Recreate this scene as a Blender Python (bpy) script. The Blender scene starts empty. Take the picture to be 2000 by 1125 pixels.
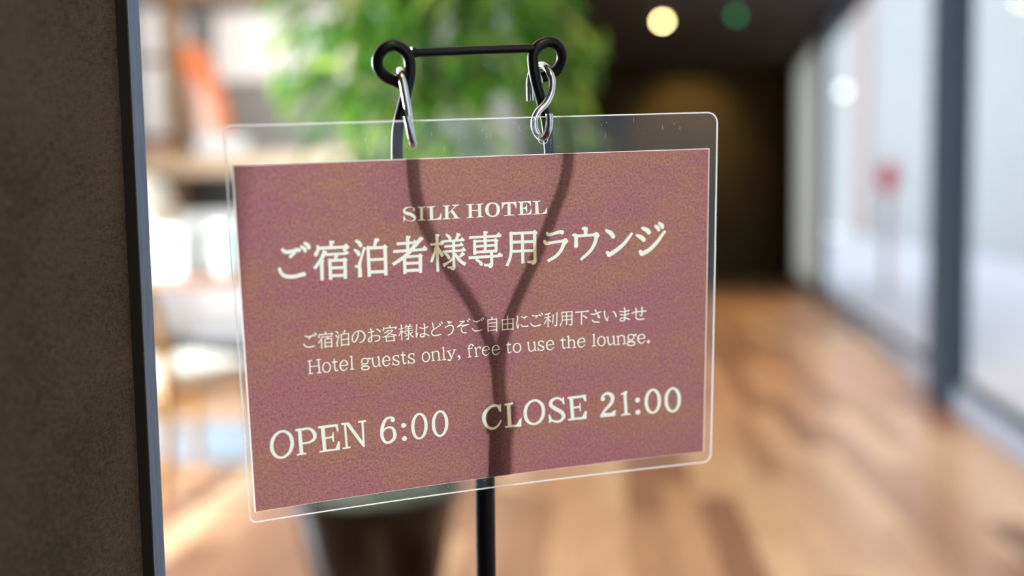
import bpy, bmesh, math, random
from mathutils import Vector, Matrix
from mathutils.geometry import delaunay_2d_cdt

rnd = random.Random(7)
SC = bpy.context.scene
COL = SC.collection
PI = math.pi

# ---------------------------------------------------------------- camera
F_PX = 1922.66                      # focal length in pixels of the 2000 px wide frame
CAM_H = 1.10
YAW, PITCH, ROLL = math.radians(10.8), math.radians(4.58), math.radians(1.03)
FWD = Vector((-math.sin(YAW) * math.cos(PITCH), math.cos(YAW) * math.cos(PITCH), -math.sin(PITCH)))
_r0 = Vector((math.cos(YAW), math.sin(YAW), 0))
_u0 = _r0.cross(FWD)
RGT = _r0 * math.cos(ROLL) - _u0 * math.sin(ROLL)
UPV = _u0 * math.cos(ROLL) + _r0 * math.sin(ROLL)
CAM = Vector((0, 0, CAM_H))
cd = bpy.data.cameras.new('camera')
cd.sensor_width = 36
cd.lens = F_PX * 36 / 2000
cd.clip_start = 0.02
cd.clip_end = 200
cd.dof.use_dof = True
cd.dof.focus_distance = 0.607
cd.dof.aperture_fstop = 1.8
cd.dof.aperture_blades = 0
cam = bpy.data.objects.new('camera', cd)
COL.objects.link(cam)
cam.matrix_world = Matrix(((RGT.x, UPV.x, -FWD.x, CAM.x), (RGT.y, UPV.y, -FWD.y, CAM.y), (RGT.z, UPV.z, -FWD.z, CAM.z), (0, 0, 0, 1)))
SC.camera = cam

# ---------------------------------------------------------------- world, light, exposure
SC.view_settings.view_transform = 'Standard'
SC.view_settings.look = 'None'
SC.view_settings.gamma = 1
SC.view_settings.use_curve_mapping = False
SC.view_settings.exposure = 0.0
SC.cycles.use_denoising = True
SC.cycles.max_bounces = 10
SC.cycles.transparent_max_bounces = 12
SC.cycles.caustics_reflective = False
SC.cycles.caustics_refractive = False
SC.cycles.sample_clamp_indirect = 6

W = bpy.data.worlds.new('daylight')
SC.world = W
W.use_nodes = True
bg = W.node_tree.nodes['Background']
bg.inputs['Color'].default_value = (0.88, 0.94, 0.98, 1)     # overcast noon sky
bg.inputs['Strength'].default_value = 2.15

def area(name, loc, look, sx, sy, power, col):
    l = bpy.data.lights.new(name, 'AREA')
    l.shape = 'RECTANGLE'; l.size = sx; l.size_y = sy; l.energy = power; l.color = col
    o = bpy.data.objects.new(name, l); COL.objects.link(o)
    o.location = loc
    o.rotation_euler = (Vector(look) - Vector(loc)).to_track_quat('-Z', 'Y').to_euler()
    return o

def spot(name, loc, look, power, col, angle, blend=0.6, radius=0.04):
    l = bpy.data.lights.new(name, 'SPOT')
    l.energy = power; l.color = col; l.spot_size = math.radians(angle); l.spot_blend = blend
    l.shadow_soft_size = radius
    o = bpy.data.objects.new(name, l); COL.objects.link(o)
    o.location = loc
    o.rotation_euler = (Vector(look) - Vector(loc)).to_track_quat('-Z', 'Y').to_euler()
    return o

# daylight standing in the two big lounge windows (left wall, outside the frame)
area('window_daylight', (-4.92, 3.30, 1.45), (0, 3.30, 1.30), 0.95, 1.8, 810, (0.86, 0.94, 1.0))
area('window_daylight', (-4.92, 5.60, 1.70), (0, 5.60, 1.40), 1.1, 2.0, 60, (0.90, 0.96, 1.0))

# ---------------------------------------------------------------- helpers
def lin(r, g, b):
    f = lambda c: (c / 255 / 12.92) if c <= 10.3 else ((c / 255 + 0.055) / 1.055) ** 2.4
    return (f(r), f(g), f(b), 1)

def mat(name, col, rough=0.6, metal=0.0, noise=0.0, scale=8.0, stretch=(1, 1, 1), bump=0.0, spec=0.5, col2=None, emit=None, coord='Object'):
    m = bpy.data.materials.new(name); m.use_nodes = True
    nt = m.node_tree; b = nt.nodes['Principled BSDF']
    b.inputs['Base Color'].default_value = col
    b.inputs['Roughness'].default_value = rough
    b.inputs['Metallic'].default_value = metal
    b.inputs['Specular IOR Level'].default_value = spec
    if emit:
        b.inputs['Emission Color'].default_value = emit[0]; b.inputs['Emission Strength'].default_value = emit[1]
    if noise or bump or col2:
        tc = nt.nodes.new('ShaderNodeTexCoord'); mp = nt.nodes.new('ShaderNodeMapping'); nz = nt.nodes.new('ShaderNodeTexNoise')
        mp.inputs['Scale'].default_value = stretch
        nz.inputs['Scale'].default_value = scale; nz.inputs['Detail'].default_value = 5
        nt.links.new(tc.outputs[coord], mp.inputs[0]); nt.links.new(mp.outputs[0], nz.inputs['Vector'])
        if noise or col2:
            mx = nt.nodes.new('ShaderNodeMix'); mx.data_type = 'RGBA'
            c2 = col2 or tuple(c * (1 - noise) for c in col[:3]) + (1,)
            mx.inputs['A'].default_value = col; mx.inputs['B'].default_value = c2
            rp = nt.nodes.new('ShaderNodeMapRange'); rp.inputs['From Min'].default_value = 0.35; rp.inputs['From Max'].default_value = 0.65
            nt.links.new(nz.outputs['Fac'], rp.inputs['Value']); nt.links.new(rp.outputs[0], mx.inputs['Factor'])
            nt.links.new(mx.outputs['Result'], b.inputs['Base Color'])
        if bump:
            bp = nt.nodes.new('ShaderNodeBump'); bp.inputs['Strength'].default_value = bump; bp.inputs['Distance'].default_value = 0.002
            nt.links.new(nz.outputs['Fac'], bp.inputs['Height']); nt.links.new(bp.outputs[0], b.inputs['Normal'])
    return m

def box(bm, lo, hi, bev=0.0):
    lo = Vector(lo); hi = Vector(hi)
    r = bmesh.ops.create_cube(bm, size=1)
    for v in r['verts']:
        v.co = Vector((lo[i] + (v.co[i] + 0.5) * (hi[i] - lo[i]) for i in range(3)))
    if bev:
        es = list({e for v in r['verts'] for e in v.link_edges})
        bmesh.ops.bevel(bm, geom=es, offset=bev, segments=2, affect='EDGES', profile=0.7)
    return bm

def catmull(pts, n):
    """pts: list of tuples (any length) -> denser list through every point"""
    P = [Vector(p) if len(p) <= 4 else p for p in pts]
    out = []
    for i in range(len(P) - 1):
        a = P[max(i - 1, 0)]; b = P[i]; c = P[i + 1]; d = P[min(i + 2, len(P) - 1)]
        for k in range(n):
            t = k / n
            out.append(0.5 * ((2 * b) + (c - a) * t + (2 * a - 5 * b + 4 * c - d) * t * t + (3 * b - a - 3 * c + d) * t ** 3))
    out.append(P[-1].copy())
    return out

def tube(bm, pts, rad, seg=12, cap=True, flare=None):
    pts = [Vector(p) for p in pts]
    rads = rad if isinstance(rad, (list, tuple)) else [rad] * len(pts)
    n = None; rings = []
    for i, p in enumerate(pts):
        t = (pts[min(i + 1, len(pts) - 1)] - pts[max(i - 1, 0)]).normalized()
        if n is None:
            n = t.orthogonal().normalized()
        else:
            n = (n - t * n.dot(t)).normalized()
        b = t.cross(n)
        rings.append([bm.verts.new(p + (n * math.cos(2 * PI * k / seg) + b * math.sin(2 * PI * k / seg)) * rads[i]) for k in range(seg)])
    for a, b2 in zip(rings, rings[1:]):
        for k in range(seg):
            bm.faces.new((a[k], a[(k + 1) % seg], b2[(k + 1) % seg], b2[k]))
    if cap:
        bm.faces.new(rings[0][::-1]); bm.faces.new(rings[-1])
    return bm

def lathe(bm, prof, seg=32, c=(0, 0, 0)):
    c = Vector(c); rings = []
    for r, z in prof:
        rings.append([bm.verts.new(c + Vector((r * math.cos(2 * PI * k / seg), r * math.sin(2 * PI * k / seg), z))) for k in range(seg)])
    for a, b in zip(rings, rings[1:]):
        for k in range(seg):
            bm.faces.new((a[k], a[(k + 1) % seg], b[(k + 1) % seg], b[k]))
    bm.faces.new(rings[0][::-1]); bm.faces.new(rings[-1])
    return bm

def obj(name, bm, m, parent=None, smooth=False, kind=None, label=None):
    """links the bmesh as ONE mesh object; world coordinates are kept under the parent"""
    me = bpy.data.meshes.new(name)
    bmesh.ops.recalc_face_normals(bm, faces=bm.faces)
    bm.to_mesh(me); bm.free()
    for mm in (m if isinstance(m, (list, tuple)) else [m]):
        me.materials.append(mm)
    if smooth:
        for p in me.polygons: p.use_smooth = True
        me.set_sharp_from_angle(angle=math.radians(40))
    o = bpy.data.objects.new(name, me); COL.objects.link(o)
    if parent:
        o.parent = parent
        o.matrix_parent_inverse = parent_world(parent).inverted()
    if kind: o['kind'] = kind
    if label: o['label'] = label
    return o

def parent_world(o):
    m = o.matrix_basis.copy()
    if o.parent:
        m = parent_world(o.parent) @ o.matrix_parent_inverse @ m
    return m

def tag(o, label, cat, group=None):
    o['label'] = label; o['category'] = cat
    if group: o['group'] = group
    return o

def thing(name, loc, label, cat, group=None):
    o = bpy.data.objects.new(name, None); COL.objects.link(o)
    o.empty_display_size = 0.05
    o.location = loc
    return tag(o, label, cat, group)

def structure(name, bm, m, smooth=False):
    return obj(name, bm, m, kind='structure', smooth=smooth)

def one(*boxes, bev=0.0):
    bm = bmesh.new()
    for lo, hi in boxes: box(bm, lo, hi, bev)
    return bm

# ---------------------------------------------------------------- materials of the setting
M_wall = mat('grey_plaster', lin(140, 140, 140), 0.8, noise=0.08, scale=3)
M_dark = mat('dark_brown_wall', lin(86, 70, 26), 0.7, noise=0.3, scale=2)
M_ceil = mat('white_ceiling', lin(225, 222, 215), 0.9, noise=0.05, scale=4)
M_ceil_d = mat('dark_ceiling', lin(52, 44, 36), 0.8, noise=0.2, scale=4)
M_slate = mat('slate_blue_metal', lin(40, 54, 68), 0.55, noise=0.1, scale=6)
M_greywall = mat('pale_grey_panel', lin(150, 150, 144), 0.6, noise=0.08, scale=3)
M_trim = mat('blue_grey_wood', lin(112, 132, 162), 0.45, noise=0.35, scale=30, stretch=(40, 40, 1.2), bump=0.25)
M_curb = mat('grey_stone_sill', lin(146, 152, 166), 0.55, noise=0.15, scale=10)
M_pave = mat('street_paving', lin(226, 226, 240), 0.8, noise=0.1, scale=2)
M_fac = mat('white_facade', lin(190, 194, 196), 0.8, noise=0.05, scale=1)
M_facp = mat('pinkish_facade', lin(200, 176, 172), 0.8, noise=0.06, scale=1)

def glass(name, refl=0.06, tint=(0.97, 0.985, 0.99, 1)):
    m = bpy.data.materials.new(name); m.use_nodes = True
    nt = m.node_tree; nt.nodes.remove(nt.nodes['Principled BSDF']); out = nt.nodes['Material Output']
    tr = nt.nodes.new('ShaderNodeBsdfTransparent'); tr.inputs[0].default_value = tint
    gl = nt.nodes.new('ShaderNodeBsdfGlossy'); gl.inputs['Roughness'].default_value = 0.03
    lw = nt.nodes.new('ShaderNodeLayerWeight'); lw.inputs['Blend'].default_value = 0.25
    ma = nt.nodes.new('ShaderNodeMath'); ma.operation = 'MULTIPLY_ADD'; ma.inputs[1].default_value = 0.5; ma.inputs[2].default_value = refl
    pw = nt.nodes.new('ShaderNodeMath'); pw.operation = 'POWER'; pw.inputs[1].default_value = 4
    mx = nt.nodes.new('ShaderNodeMixShader')
    nt.links.new(lw.outputs['Facing'], pw.inputs[0]); nt.links.new(pw.outputs[0], ma.inputs[0])
    nt.links.new(ma.outputs[0], mx.inputs[0]); nt.links.new(tr.outputs[0], mx.inputs[1]); nt.links.new(gl.outputs[0], mx.inputs[2])
    nt.links.new(mx.outputs[0], out.inputs[0])
    return m
M_glass = glass('window_glass')
M_backlit = bpy.data.materials.new('grey_backlit_panel'); M_backlit.use_nodes = True  # makes the far grey wall stretch glow with sky from behind
_nt = M_backlit.node_tree; _nt.nodes.remove(_nt.nodes['Principled BSDF'])
_a = _nt.nodes.new('ShaderNodeBsdfTranslucent'); _a.inputs[0].default_value = (0.72, 0.71, 0.66, 1)
_b = _nt.nodes.new('ShaderNodeBsdfDiffuse'); _b.inputs[0].default_value = (0.3, 0.3, 0.29, 1)
_c = _nt.nodes.new('ShaderNodeAddShader'); _nt.links.new(_a.outputs[0], _c.inputs[0]); _nt.links.new(_b.outputs[0], _c.inputs[1]); _nt.links.new(_c.outputs[0], _nt.nodes['Material Output'].inputs[0])

def fabric_mat():
    m = bpy.data.materials.new('dark_woven_fabric'); m.use_nodes = True
    nt = m.node_tree; b = nt.nodes['Principled BSDF']; b.inputs['Roughness'].default_value = 0.9
    b.inputs['Specular IOR Level'].default_value = 0.2
    tc = nt.nodes.new('ShaderNodeTexCoord')
    def nz(scale, sc):
        mp = nt.nodes.new('ShaderNodeMapping'); mp.inputs['Scale'].default_value = sc
        n = nt.nodes.new('ShaderNodeTexNoise'); n.inputs['Scale'].default_value = scale; n.inputs['Detail'].default_value = 3
        nt.links.new(tc.outputs['Object'], mp.inputs[0]); nt.links.new(mp.outputs[0], n.inputs['Vector']); return n
    a = nz(1.0, (1, 260, 1900)); c = nz(1.0, (1, 1900, 260)); d = nz(14, (1, 1, 1))
    ad = nt.nodes.new('ShaderNodeMath'); ad.operation = 'ADD'
    nt.links.new(a.outputs['Fac'], ad.inputs[0]); nt.links.new(c.outputs['Fac'], ad.inputs[1])
    ad2 = nt.nodes.new('ShaderNodeMath'); ad2.operation = 'MULTIPLY_ADD'; ad2.inputs[1].default_value = 0.5
    nt.links.new(d.outputs['Fac'], ad2.inputs[0]); nt.links.new(ad.outputs[0], ad2.inputs[2])
    rp = nt.nodes.new('ShaderNodeMapRange'); rp.inputs['From Min'].default_value = 0.9; rp.inputs['From Max'].default_value = 1.6
    nt.links.new(ad2.outputs[0], rp.inputs['Value'])
    cr = nt.nodes.new('ShaderNodeMix'); cr.data_type = 'RGBA'
    cr.inputs['A'].default_value = lin(38, 32, 26); cr.inputs['B'].default_value = lin(100, 89, 74)
    nt.links.new(rp.outputs[0], cr.inputs['Factor']); nt.links.new(cr.outputs['Result'], b.inputs['Base Color'])
    bp = nt.nodes.new('ShaderNodeBump'); bp.inputs['Strength'].default_value = 0.5; bp.inputs['Distance'].default_value = 0.0006
    nt.links.new(ad.outputs[0], bp.inputs['Height']); nt.links.new(bp.outputs[0], b.inputs['Normal'])
    return m
M_fabric = fabric_mat()

def plank_mat():
    m = bpy.data.materials.new('oiled_wood_planks'); m.use_nodes = True
    nt = m.node_tree; b = nt.nodes['Principled BSDF']
    oi = nt.nodes.new('ShaderNodeObjectInfo'); cr = nt.nodes.new('ShaderNodeValToRGB')
    els = cr.color_ramp.elements
    els[0].position = 0; els[0].color = lin(142, 98, 72)
    els[1].position = 1; els[1].color = lin(220, 178, 138)
    for p, c in ((0.25, (166, 120, 88)), (0.5, (188, 140, 104)), (0.75, (202, 156, 118))):
        e = els.new(p); e.color = lin(*c)
    nt.links.new(oi.outputs['Random'], cr.inputs[0])
    tc = nt.nodes.new('ShaderNodeTexCoord'); mp = nt.nodes.new('ShaderNodeMapping'); mp.inputs['Scale'].default_value = (30, 2, 30)
    n = nt.nodes.new('ShaderNodeTexNoise'); n.inputs['Scale'].default_value = 1.5; n.inputs['Detail'].default_value = 6
    nt.links.new(tc.outputs['Object'], mp.inputs[0]); nt.links.new(mp.outputs[0], n.inputs['Vector'])
    rp = nt.nodes.new('ShaderNodeMapRange'); rp.inputs['From Min'].default_value = 0.3; rp.inputs['From Max'].default_value = 0.7
    rp.inputs['To Min'].default_value = 0.75; rp.inputs['To Max'].default_value = 1.1
    nt.links.new(n.outputs['Fac'], rp.inputs['Value'])
    mx = nt.nodes.new('ShaderNodeMix'); mx.data_type = 'RGBA'; mx.blend_type = 'MULTIPLY'; mx.inputs['Factor'].default_value = 1
    nt.links.new(cr.outputs[0], mx.inputs['A']); nt.links.new(rp.outputs[0], mx.inputs['B']); nt.links.new(mx.outputs['Result'], b.inputs['Base Color'])
    b.inputs['Roughness'].default_value = 0.3
    return m
M_plank = plank_mat()

# ---------------------------------------------------------------- the room
X_R, X_G = 1.32, 1.36                 # corridor face of the street wall, plane of its glass
Y_END = 15.5
CEIL = 3.05
floor = structure('floor', one(((-4.8, -3.2, -0.12), (1.36, Y_END + 0.2, -0.012))), mat('subfloor', lin(60, 42, 30), 0.8, noise=0.2, scale=5))
structure('ceiling', one(((-4.8, -3.2, CEIL), (1.6, 8.2, CEIL + 0.1))), M_ceil)
structure('ceiling_corridor', one(((-1.7, 8.2, CEIL), (1.6, Y_END + 0.2, CEIL + 0.1))), M_ceil_d)
structure('wall_back', one(((-4.8, 8.2, -0.05), (-1.5, 8.35, CEIL))), M_wall)
structure('wall_corridor_left', one(((-1.65, 8.35, -0.05), (-1.5, Y_END, CEIL))), M_dark)
structure('wall_end', one(((-1.65, Y_END, -0.05), (1.6, Y_END + 0.15, CEIL))), M_dark)
structure('wall_rear', one(((-0.5, -3.2, -0.05), (1.6, -3.05, CEIL))), M_wall)
# fabric covered partition at the left of the camera, closed by a blue-grey wooden trim with a near-black front strip
structure('wall_fabric', one(((-0.46, -3.05, -0.02), (-0.342, 0.545, CEIL))), M_fabric)
structure('trim_1', one(((-0.47, 0.5462, -0.02), (-0.3345, 0.5585, CEIL)), bev=0.0006), M_trim)
structure('trim_6', one(((-0.3425, 0.545, -0.02), (-0.3348, 0.5462, CEIL))), mat('black_strip', lin(16, 16, 17), 0.8, noise=0.2, scale=40))  # thin near-black strip over the trim's front face
# lounge: front wall (behind the partition) and the window wall on the left
structure('wall_front', one(((-4.8, 0.40, -0.05), (-0.47, 0.52, CEIL))), M_wall)
structure('wall_left', one(((-4.75, 0.52, -0.05), (-4.6, 2.55, CEIL)), ((-4.75, 4.05, -0.05), (-4.6, 4.95, CEIL)), ((-4.75, 6.25, -0.05), (-4.6, 8.2, CEIL)),
                           ((-4.75, 2.55, -0.05), (-4.6, 4.05, 0.45)), ((-4.75, 4.95, -0.05), (-4.6, 6.25, 0.65)),
                           ((-4.75, 2.55, 2.5), (-4.6, 4.05, CEIL)), ((-4.75, 4.95, 2.75), (-4.6, 6.25, CEIL))), M_wall)
for k, (y0, y1, z0, z1) in enumerate(((2.55, 4.05, 0.45, 2.5), (4.95, 6.25, 0.65, 2.75))):
    w = structure('window_%d' % (k + 1), one(((-4.70, y0, z0), (-4.64, y0 + 0.05, z1)), ((-4.70, y1 - 0.05, z0), (-4.64, y1, z1)),
                                             ((-4.70, y0, z0), (-4.64, y1, z0 + 0.05)), ((-4.70, y0, z1 - 0.05), (-4.64, y1, z1))), M_slate)
    obj('pane', one(((-4.674, y0 + 0.05, z0 + 0.05), (-4.668, y1 - 0.05, z1 - 0.05))), M_glass, w)

# street wall on the right: sill, square posts and big panes
structure('baseboard_right', one(((X_R, -3.05, -0.02), (X_G + 0.08, 11.26, 0.13))), M_curb)
w = structure('window_6', one(((X_G - 0.02, 11.75, 0.13), (X_G + 0.02, 11.79, 3.0)), ((X_G - 0.02, 14.46, 0.13), (X_G + 0.02, 14.5, 3.0)), ((X_G - 0.02, 11.75, 0.10), (X_G + 0.02, 14.5, 0.13)), ((X_G - 0.02, 11.75, 2.97), (X_G + 0.02, 14.5, 3.0))), M_greywall)  # stretch of grey wall, made a backlit pane so the sky brightens it
obj('backlit_panel', one(((X_G - 0.004, 11.79, 0.13), (X_G + 0.004, 14.46, 2.97))), M_backlit, w, label='grey wall panel, made translucent so the sky behind brightens it')
structure('wall_right_low', one(((X_R, 11.75, -0.05), (X_R + 0.2, 14.5, 0.10))), M_greywall)
structure('wall_right_high', one(((X_R, 11.26, 3.0), (X_R + 0.2, 14.5, CEIL))), M_greywall)
structure('wall_right_far', one(((X_R, 14.5, -0.05), (X_R + 0.2, Y_END, CEIL))), M_dark)
structure('trim_2', one(((X_R, 11.26, -0.02), (X_G + 0.01, 11.75, CEIL)), bev=0.004), M_slate)
structure('trim_3', one(((X_R - 0.056, 5.47, -0.02), (X_G + 0.01, 5.875, CEIL)), bev=0.004), M_slate)
structure('trim_4', one(((X_R - 0.056, 0.30, -0.02), (X_G + 0.01, 0.70, CEIL)), bev=0.004), M_slate)
structure('trim_5', one(((X_R, -3.05, 3.0), (X_G + 0.08, 11.26, CEIL))), M_slate)
for k, (y0, y1) in enumerate(((5.875, 11.26), (0.70, 5.47), (-3.05, 0.30))):
    w = structure('window_%d' % (k + 3), one(((X_G - 0.02, y0, 0.13), (X_G + 0.02, y0 + 0.03, 3.0)), ((X_G - 0.02, y1 - 0.03, 0.13), (X_G + 0.02, y1, 3.0)),
                                             ((X_G - 0.02, y0, 0.13), (X_G + 0.02, y1, 0.16)), ((X_G - 0.02, y0, 2.97), (X_G + 0.02, y1, 3.0))), M_slate)
    obj('pane', one(((X_G - 0.004, y0 + 0.03, 0.16), (X_G + 0.004, y1 - 0.03, 2.97))), M_glass, w)
# the street beyond
structure('street', one(((1.5, -6, -0.3), (9, 40, -0.1))), M_pave)
fac = tag(obj('building', one(((6.0, -4, -0.1), (8.5, 60, 9.0))), M_fac), 'pale facade across the street seen through the right-hand panes', 'building')
for y in (37.2,):
    obj('pilaster', one(((5.85, y, -0.1), (6.02, y + 2.4, 9.0))), M_facp, fac)

# floor planks: each a piece of its own near the camera, the far end of the corridor joined
ANG = math.radians(5.3)               # the boards run a little askew to the street wall
PW, PL = 0.135, 1.15
ca, sa = math.cos(ANG), math.sin(ANG)
def plank_mesh(length):
    bm = bmesh.new(); box(bm, (-PW / 2 + 0.0012, -length / 2 + 0.0012, -0.012), (PW / 2 - 0.0012, length / 2 - 0.0012, 0.0), 0.0012)
    me = bpy.data.meshes.new('plank'); bm.to_mesh(me); bm.free(); me.materials.append(M_plank); return me
pm = plank_mesh(PL)
spots, far = [], []
for i in range(-45, 40):
    off = rnd.random() * PL
    for j in range(-2, 18):
        s, t = i * PW, j * PL + off
        x, y = s * ca - t * sa, s * sa + t * ca
        if not (-4.62 < x < 1.35 and 0.8 < y < Y_END + 0.3): continue      # the edge boards run under the walls
        if x < -1.58 and y > 8.45: continue
        dx = x - CAM.x; dep = -x * math.sin(YAW) * 1.0 + y * math.cos(YAW)
        px = 1000 + F_PX * (x * math.cos(YAW) + y * math.sin(YAW)) / max(dep, 0.1)
        seen = 250 < px < 2120 and dep > 2.3
        if not seen and y < 2.2: 
            far.append((x, y)); continue
        (spots if seen else far).append((x, y))
spots.sort(key=lambda p: p[0] ** 2 + p[1] ** 2)
far += spots[290:]
for x, y in spots[:290]:
    o = bpy.data.objects.new('plank', pm); COL.objects.link(o); o.parent = floor
    o.location = (x, y, rnd.uniform(-0.0006, 0.0)); o.rotation_euler = (0, 0, ANG)
bm = bmesh.new()
for x, y in far:
    b0 = len(bm.verts)
    r = bmesh.ops.create_cube(bm, size=1)
    for v in r['verts']:
        a, b2 = v.co.x * (PW - 0.0024), v.co.y * (PL - 0.0024)
        v.co = Vector((x + a * ca - b2 * sa, y + a * sa + b2 * ca, -0.006 + v.co.z * 0.012))
fp = obj('far_planks', bm, mat('far_oiled_wood', lin(150, 100, 66), 0.42, noise=0.45, scale=1.2, stretch=(7, 0.9, 1)), floor, kind='stuff')
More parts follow.
